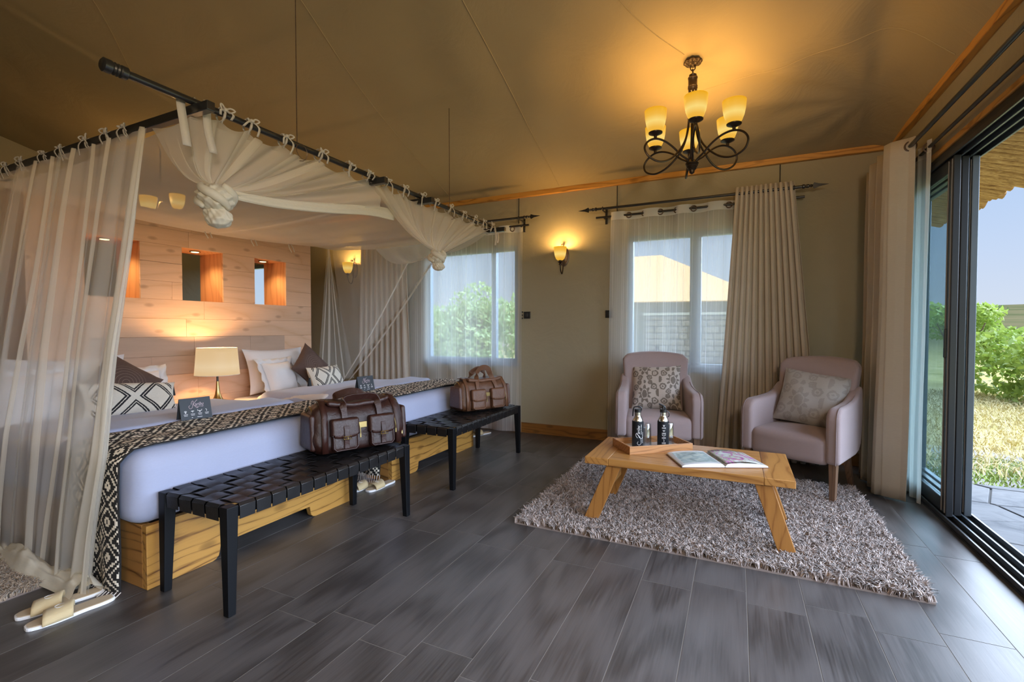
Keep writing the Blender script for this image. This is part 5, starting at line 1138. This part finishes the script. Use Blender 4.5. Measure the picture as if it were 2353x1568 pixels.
for k in range(6):
    a = math.radians(40.4 + 60 * k); ca, sa = math.cos(a), math.sin(a); P = lambda r_, z, t_=0: (r_ * ca - t_ * sa, r_ * sa + t_ * ca, z)
    path = bez([P(.022, zc_ - .09), P(.024, zc_ - .22), P(.030, .34), P(.055, .235), P(.105, .155), P(.185, .085, .012), P(.270, .062, .014), P(.345, .090, .010), P(.372, .145, .0), P(.345, .195, -.006), P(.285, .222, -.008), P(.215, .215, -.010), P(.145, .180, -.010), P(.085, .130, -.006), P(.045, .105, 0), P(.025, .085)], 84)
    m = MB(); m.tube(path, .0072, 8); ar = m.build('arm', 'bronze', ch)
    c = P(.285, 0, -.008); m = MB(); m.lathe([(0, .222), (.010, .224), (.011, .242), (.030, .250), (.046, .258), (.047, .264), (.024, .268), (.022, .278), (0, .278)], 20, c[0], c[1]); m.build('bobeche', 'bronze', ar)
    cup_shade(ch, (c[0], c[1], .262), 1.0)
    m = MB(); m.lathe([(0, .29), (.014, .30), (.024, .33), (.018, .355), (0, .365)], 12, c[0], c[1]); m.build('bulb', 'lamp_bulb', ch)
    lamp('chandelier_light', 'POINT', (c[0], c[1], .405), CHAND, (1, .54, .14), ch, shadow_soft_size=.035)
# two-cup pendant in the space behind the headboard wall
pd = thing('pendant_lamp', 'pendant with two amber cups behind the headboard wall', 'lamp', (-5.75, 3.1, 2.55))
zt_ = cz(-5.75, 3.1) - 2.55; m = MB(); m.tube([(0, 0, .05), (0, 0, zt_)], .008, 8); m.tube(bez([(.2, -.23, -.13), (.12, -.12, -.12), (0, 0, .05), (.05, .12, -.03), (.05, .14, .0)], 24), .009, 8); m.build('arm', 'bronze', pd)
for p in ((.2, -.23, -.13), (.05, .14, .0)): cup_shade(pd, p, 1.05)
lamp('pendant_light', 'POINT', (0, 0, .08), FAR, (1, .58, .2), pd, shadow_soft_size=.05)
# added fill lamp out of view behind the viewer, brightens the room frontally
cl = thing('added_fill_lamp', 'added round fill lamp hung out of view behind the viewer', 'lamp', (.72, -.9, 2.55))
m = MB(); m.tube([(0, 0, .1), (0, 0, cz(.72, -.9) - 2.55)], .008, 8); m.lathe([(0, .10), (.09, .10), (.10, .07), (.09, .06), (0, .06)], 24); m.build('mount', 'bronze', cl)
m = MB(); m.lathe([(.16, .06), (.20, .02), (.205, -.03), (.17, -.09), (.09, -.13), (0, -.14)], 32, cap=False); m.build('fill_bowl', 'fill_bowl_glow', cl, angle=180)
lamp('added_fill_light', 'POINT', (0, 0, -.32), FRONT_FILL, (1, .80, .58), cl, shadow_soft_size=.18)
# ------------------------------------------------------------ armchairs
def armchair(loc, rz, label):
    r = thing('armchair', label, 'armchair', loc, rz, 'mauve armchairs')
    # local frame: x to the viewer's right when facing the chair, y backwards, origin under the front edge
    def arm(s_):
        pr_ = [(.00, .285), (.0, .50)] + [(.085 - .085 * math.cos(a), .575 + .09 * math.sin(a)) for a in np.linspace(0, PI / 2, 7)] + [(.24, .672), (.36, .685), (.45, .715), (.52, .765), (.585, .78), (.60, .60), (.585, .44), (.555, .345), (.50, .30), (.42, .285)]
        m = MB(); x0, x1 = .245 * s_, .335 * s_; n = len(pr_)
        flare = lambda x, y, z: (x * (1 - .13 * (y / .6)) , y, z)
        lo = [m.pt(flare(min(x0, x1), a, b)) for a, b in pr_]; hi = [m.pt(flare(max(x0, x1), a, b)) for a, b in pr_]; m.face(*lo[::-1]); m.face(*hi)
        for k in range(n): m.face(lo[k], lo[(k + 1) % n], hi[(k + 1) % n], hi[k])
        o = m.build('arm', 'chair_fabric', r, bevel=.026, bseg=4, angle=180)
        xx = x1 - .002 * s_; m = MB(); m.tube([flare(xx * 1.001 - .022 * s_, a - (.003 if k < 2 else 0), b + .0015) for k, (a, b) in enumerate(pr_[:12])], .0028, 5); m.build('seam', 'chair_seam', o)
    arm(-1); arm(1)
    ol = []
    for q in np.linspace(-1, 1, 15): ol.append((.278 * q, .985 - .030 * q ** 2 - .035 * abs(q) ** 14))
    ol = [(-.262, .36), (-.268, .55), (-.266, .72), (-.274, .84)] + ol + [(.274, .84), (.266, .72), (.268, .55), (.262, .36)]
    m = MB(); tilt = lambda x, y, z: (x, y + .13 * (z - .4) / .6 - .05 * (abs(x) / .26) ** 2, z)
    lo = [m.pt(tilt(x, .47, z)) for x, z in ol]; hi = [m.pt(tilt(x, .575, z)) for x, z in ol]; m.face(*lo[::-1]); m.face(*hi); n = len(ol)
    for k in range(n): m.face(lo[k], lo[(k + 1) % n], hi[(k + 1) % n], hi[k])
    o = m.build('backrest', 'chair_fabric', r, bevel=.030, bseg=4, angle=180)
    m = MB(); m.tube([tilt(x * .99, .505, z - .004) for x, z in ol[3:-3]], .0028, 5); m.build('seam', 'chair_seam', o)
    m = MB(); m.rbox((-.262, .012, .265), (.262, .52, .455), .045, 10, lambda p: (p[0], p[1] + (.018 * math.cos(p[0] * 5) * -1 if p[1] < .1 else 0), p[2] + (.022 * math.cos(p[0] / .28 * PI / 2) * math.sin(PI * min(1, p[1] / .52)) if p[2] > .4 else 0))); m.build('seat', 'chair_fabric', r, angle=180)
    for x, y, dx, dy, z1 in ((-.285, .045, -.0, -.005, .30), (.285, .045, .0, -.005, .30), (-.215, .50, -.01, .10, .34), (.215, .50, .01, .10, .34)):
        m = MB(); a, b = .024, .016; q = []
        for k in range(5):
            t_ = k / 4; ww = b + (a - b) * t_; ox, oy = x + dx * (1 - t_), y + dy * (1 - t_) ** 1.6; q.append([(ox - ww, oy - ww, z1 * t_), (ox + ww, oy - ww, z1 * t_), (ox + ww, oy + ww, z1 * t_), (ox - ww, oy + ww, z1 * t_)])
        m.loft(q); m.build('leg', 'dark_leg_wood', r, smooth=False, bevel=.002)
    return r
armchair((.325, 3.895, 0), math.radians(-27), 'mauve upholstered armchair by the sliding door curtain'); armchair((-.585, 4.10, 0), math.radians(12), 'mauve upholstered armchair in front of the middle window').scale = (1.07, 1, 1)
def chair_cushion(name, label, mat, cloc, rz, w, h, t, lx, ly, lz, lean, yaw, roll, seed):
    c, s_ = math.cos(rz), math.sin(rz); loc = (cloc[0] + lx * c - ly * s_, cloc[1] + lx * s_ + ly * c, lz)
    q, M = cushion(name, label, 'cushion', mat, w, h, t, loc, lean, math.degrees(rz) - 90 + yaw, roll, 'chair cushions', seed, .06, drop=h / 2); return q
chair_cushion('damask_cushion', 'cream and grey damask cushion on the left armchair', 'damask_cream', (-.585, 4.10), math.radians(12), .44, .42, .15, -.01, .35, .465, 22, -10, 3, 11)
chair_cushion('silver_cushion', 'silvery velvet cushion on the right armchair', 'damask_silver', (.325, 3.895), math.radians(-27), .46, .43, .15, .02, .34, .465, 22, 8, -7, 12)
# ------------------------------------------------------------ coffee table
ct = thing('coffee_table', 'low teak coffee table with splayed legs on the shaggy rug', 'table', (-.28, 3.09, 0)); TX0, TX1, TYa, TYb, TZ = -.835, .282, 2.80, 3.39, .42
o_ = (-.28, 3.09, 0)
for lo, hi, mt in (((TX0, TYa, TZ - .042), (TX0 + .145, TYb, TZ), 'teak_y'), ((TX1 - .145, TYa, TZ - .042), (TX1, TYb, TZ), 'teak_y')): m = MB(); m.box(lo, hi); m.build('end_board', mt, ct, smooth=False, bevel=.004, off=o_)
for k in range(4):
    a = TYa + (TYb - TYa) * k / 4; m = MB(); m.box((TX0 + .1458, a + .0004, TZ - .042), (TX1 - .1458, a + (TYb - TYa) / 4 - .0004, TZ)); m.build('top_board', 'teak_x', ct, smooth=False, bevel=.0018, bseg=1, off=o_)
for sx_, xf, xt in ((-1, -.81, -.66), (1, .255, .135)):
    for y in (2.842, 3.318):
        m = MB(); w_, d = .043, .019; m.hexa([(xf - w_, y - d, .012), (xf + w_, y - d, .012), (xf + w_, y + d, .012), (xf - w_, y + d, .012), (xt - w_, y - d, TZ - .042), (xt + w_, y - d, TZ - .042), (xt + w_, y + d, TZ - .042), (xt - w_, y + d, TZ - .042)]); m.build('leg', 'teak_z', ct, smooth=False, bevel=.003, off=o_)
    xm = xf + (xt - xf) * .52; m = MB(); m.box((xm - .013, 2.861, .185), (xm + .013, 3.299, .245)); m.build('stretcher', 'teak_y', ct, smooth=False, bevel=.003, off=o_)
TR = math.radians(37.8); tray = thing('serving_tray', 'square wooden serving tray with white liner on the coffee table', 'tray', (-.592, 2.949, TZ), TR); tw, td = .437, .25
for lo, hi in (((0, 0, 0), (tw, .012, .050)), ((0, td - .012, 0), (tw, td, .050)), ((0, .012, 0), (.012, td - .012, .050)), ((tw - .012, .012, 0), (tw, td - .012, .050))): m = MB(); m.box(lo, hi); m.build('side', 'tray_wood', tray, smooth=False, bevel=.002)
m = MB(); m.box((.012, .012, .0), (tw - .012, td - .012, .008)); m.build('base', 'tray_wood', tray, smooth=False)
m = MB(); m.box((.016, .016, .008), (tw - .016, td - .016, .0105)); m.build('liner', 'napkin', tray, smooth=False)
def tpos(a, b): return (-.592 + a * math.cos(TR) - b * math.sin(TR), 2.949 + a * math.sin(TR) + b * math.cos(TR), TZ + .0107)
def bottle(loc, rz, label, kind):
    r = thing('water_bottle', label, 'bottle', loc, rz, 'black water bottles on the tray'); R_ = .0365
    m = MB(); m.lathe([(0, 0), (R_ - .003, 0), (R_, .004), (R_, .168), (R_ - .0025, .170), (R_ - .0025, .160)], 36, cap=False); m.build('sleeve', 'black_matte', r)
    m = MB(); m.lathe([(0, .004), (R_ - .003, .004), (R_ - .003, .172), (R_ - .006, .184), (.022, .198), (.019, .204), (.0195, .208), (.019, .212), (.0195, .216), (.019, .220), (.019, .232), (0, .232)], 32); m.build('flask', 'steel', r)
    m = MB(); m.lathe([(.0185, .226), (.0215, .226), (.0215, .244), (.019, .247), (0, .247)], 24); cp = m.build('cap', 'black_plastic', r)
    m = MB()
    if kind == 0: m.tube(bez([(.022, 0, .236), (.024, 0, .252), (.012, 0, .262), (-.012, 0, .262), (-.024, 0, .258), (-.030, 0, .240), (-.033, 0, .20)], 20), .0045, 6)
    else: m.tube(bez([(.012, 0, .244), (.010, 0, .262), (-.006, 0, .272), (-.028, 0, .282)], 16), .0048, 6); m.lathe([(0, .245), (.008, .245), (.007, .266), (0, .268)], 10); m.tube(bez([(.0215, 0, .236), (.034, 0, .226), (.036, 0, .205), (.028, 0, .195)], 14), .0032, 6)
    m.build('carry_loop', 'black_plastic', cp)
    rr = R_ + .0006; m = MB()
    if kind == 0:   # lettering runs up the sleeve
        Q = lambda x, y: (rr * math.sin(-y / rr + .0) * 1, -rr * math.cos(y / rr), .085 + x)
        add_text(m, text_mb('aribu', .026, .35), lambda x, y: Q(x + .030, -(-(y) - .004)))
        add_text(m, text_mb('Camps & Lodges', .0095), lambda x, y: Q(x + .034, y - .014))
        for pts in ([(-.022, .010), (-.008, .020), (.006, .020), (-.004, .004), (-.03, -.012), (-.058, -.012), (-.066, .002), (-.056, .012), (-.044, .006)], [(.012, .016), (-.008, .004), (-.022, -.002)], [(-.012, .002), (-.024, -.014), (-.020, -.024), (.0, -.028)]):
            m.tube([Q(q.x, q.y) for q in bez([(a, b, 0) for a, b in pts], 26)], .0011, 4)
        for k in range(9): m.box(*[tuple(min(a, b) if w_ == 0 else max(a, b) for a, b in zip(Q(-.055 + .008 * k, -.0245), Q(-.049 + .008 * k, -.0275))) for w_ in (0, 1)])
    else:
        Q = lambda x, y: (rr * math.sin(x / rr), -rr * math.cos(x / rr), .09 + y)
        def dot(cx, cy, a, b): k = [m.pt(Q(cx + a * math.cos(2 * PI * q / 10), cy + b * math.sin(2 * PI * q / 10))) for q in range(10)]; m.face(*k)
        dot(0, .052, .0045, .0035)
        for q in range(4): dot(-.006 + .004 * q, .058, .0014, .0018)
        dot(0, .022, .009, .0022); m.tube([Q(0, .022), Q(0, .014)], .0008, 4); m.tube([Q(a, b) for a, b in ((-.011, -.004), (-.008, -.010), (-.003, -.009), (0, -.014), (.003, -.009), (.008, -.010), (.011, -.004))], .0015, 4); m.tube([Q(0, -.050), Q(.002, -.040), (Q(-.003, -.036))], .0014, 4)
        for cy in (.042, .036, .007, .001, -.022, -.028, -.056, -.062):
            for k in range(5): dot(-.010 + .005 * k, cy, .0022, .0016)
    m.build('print', 'white_print', r, smooth=False)
    return r
bottle(tpos(.128, .145), math.radians(25), 'black water bottle with white script lettering, left on the tray', 0); bottle(tpos(.288, .105), math.radians(15), 'black water bottle with small white emblems, right on the tray', 1)
def tumbler(loc, label):
    r = thing('tumbler', label, 'glass', loc, 0, 'upturned glasses on the tray'); m = MB()
    m.lathe([(.0335, 0), (.0355, .0), (.0345, .04), (.0315, .138), (.029, .146), (0, .146), (0, .124), (.0285, .120), (.0325, .04), (.0335, 0)], 32, cap=False); m.build('body', 'glass_clear', r); return r
tumbler(tpos(.200, .165), 'upturned clear glass between the two bottles'); tumbler(tpos(.355, .150), 'upturned clear glass at the right end of the tray')
bk = thing('open_book', 'open picture book with glossy pages on the coffee table', 'book', (-.050, 2.895, TZ), math.radians(24.5)); bw, bd = .245, .285
m = MB(); m.box((-bw, 0, 0), (-.006, bd, .004)); m.box((.006, 0, 0), (bw, bd, .004)); m.box((-.006, 0, 0), (.006, bd, .003)); m.build('cover', 'book_cover', bk, smooth=False, bevel=.001, bseg=1)
for sg in (-1, 1):
    hz = lambda q: .006 + .020 * (1 - q) ** .5 * q ** .25 * 1.3 + (.004 if sg < 0 else .004)
    m = MB(); f = lambda q: sg * (.002 + (bw - .008) * q); n = 18; rings = []
    for k in range(n + 1): q = k / n; rings.append([(f(q), .004, .0042), (f(q), bd - .004, .0042), (f(q), bd - .004, hz(q)), (f(q), .004, hz(q))])
    m.loft(rings); m.build('page_block', 'page_edge', bk, angle=40)
    m = MB(); m.grid(lambda u, v: (f(u), .004 + (bd - .008) * v, hz(u) + .0006), n, 6); m.build('page', 'page_left' if sg < 0 else 'page_right', bk, angle=180)
m = MB(); m.grid(lambda u, v: (.004 + .20 * u, .01 + (bd - .02) * v, .028 + .012 * math.sin(PI * u * .8) - .016 * u * u), 12, 6); m.build('loose_page', 'page_right', bk, angle=180, solid=.0006)
# ------------------------------------------------------------ rugs
def rug(name, label, x0, x1, y0, y1, n, mat, h):
    r = thing(name, label, 'rug', ((x0 + x1) / 2, (y0 + y1) / 2, 0)); o_ = ((x0 + x1) / 2, (y0 + y1) / 2)
    m = MB(); m.box((x0 - o_[0], y0 - o_[1], .0), (x1 - o_[0], y1 - o_[1], .008)); m.build('backing', 'rug_back', r, smooth=False)
    # tufts: clusters of leaning strands
    nt_ = n // 6; cx, cy = rng.uniform(x0, x1, nt_), rng.uniform(y0, y1, nt_); la = rng.uniform(0, 2 * PI, nt_); k = np.repeat(np.arange(nt_), 6); N = len(k)
    P = np.stack([cx[k] + rng.normal(0, .005, N) - o_[0], cy[k] + rng.normal(0, .005, N) - o_[1], np.full(N, .007)], 1)
    a = la[k] + rng.normal(0, .45, N); d = np.stack([np.cos(a), np.sin(a), 0 * a], 1); hh = (h * rng.uniform(.75, 1.2, N))[:, None]; ln = rng.uniform(.35, .95, N)[:, None]
    b = rng.uniform(0, 2 * PI, N); s1 = np.stack([np.cos(b), np.sin(b), 0 * b], 1) * .0031; s2 = np.stack([-np.sin(b), np.cos(b), 0 * b], 1) * .0031
    m1 = P + d * hh * ln * .35 + np.array([[0, 0, 1.0]]) * hh * .60; tp = P + d * hh * ln * 1.0 + np.array([[0, 0, 1.0]]) * hh * (.98 - .35 * ln)
    V = np.stack([P + s1, P - s1 * .5 + s2 * .87, P - s1 * .5 - s2 * .87, m1 + s1 * 1.25, m1 - s1 * .6 + s2, m1 - s1 * .6 - s2, tp + s1 * .55, tp - s1 * .27 + s2 * .48, tp - s1 * .27 - s2 * .48], 1).reshape(-1, 3)
    q = np.arange(N)[:, None] * 9; F = np.concatenate([q + np.array([[i, (i + 1) % 3, (i + 1) % 3 + 3, i + 3]]) for i in range(3)] + [q + np.array([[i + 3, (i + 1) % 3 + 3, (i + 1) % 3 + 6, i + 6]]) for i in range(3)], 0)
    o = raw_mesh('pile', V, F, mat, r, 'stuff'); o.data.shade_smooth(); return r
rug('shaggy_rug', 'grey brown shaggy rug under the coffee table', -1.225, .795, 2.625, 4.22, 78000, 'pile_grey', .044)
rug('bedside_rug', 'tan shaggy rug at the bedside in the lower left corner', -4.3, -2.90, .45, 1.07, 36000, 'pile_tan', .034)
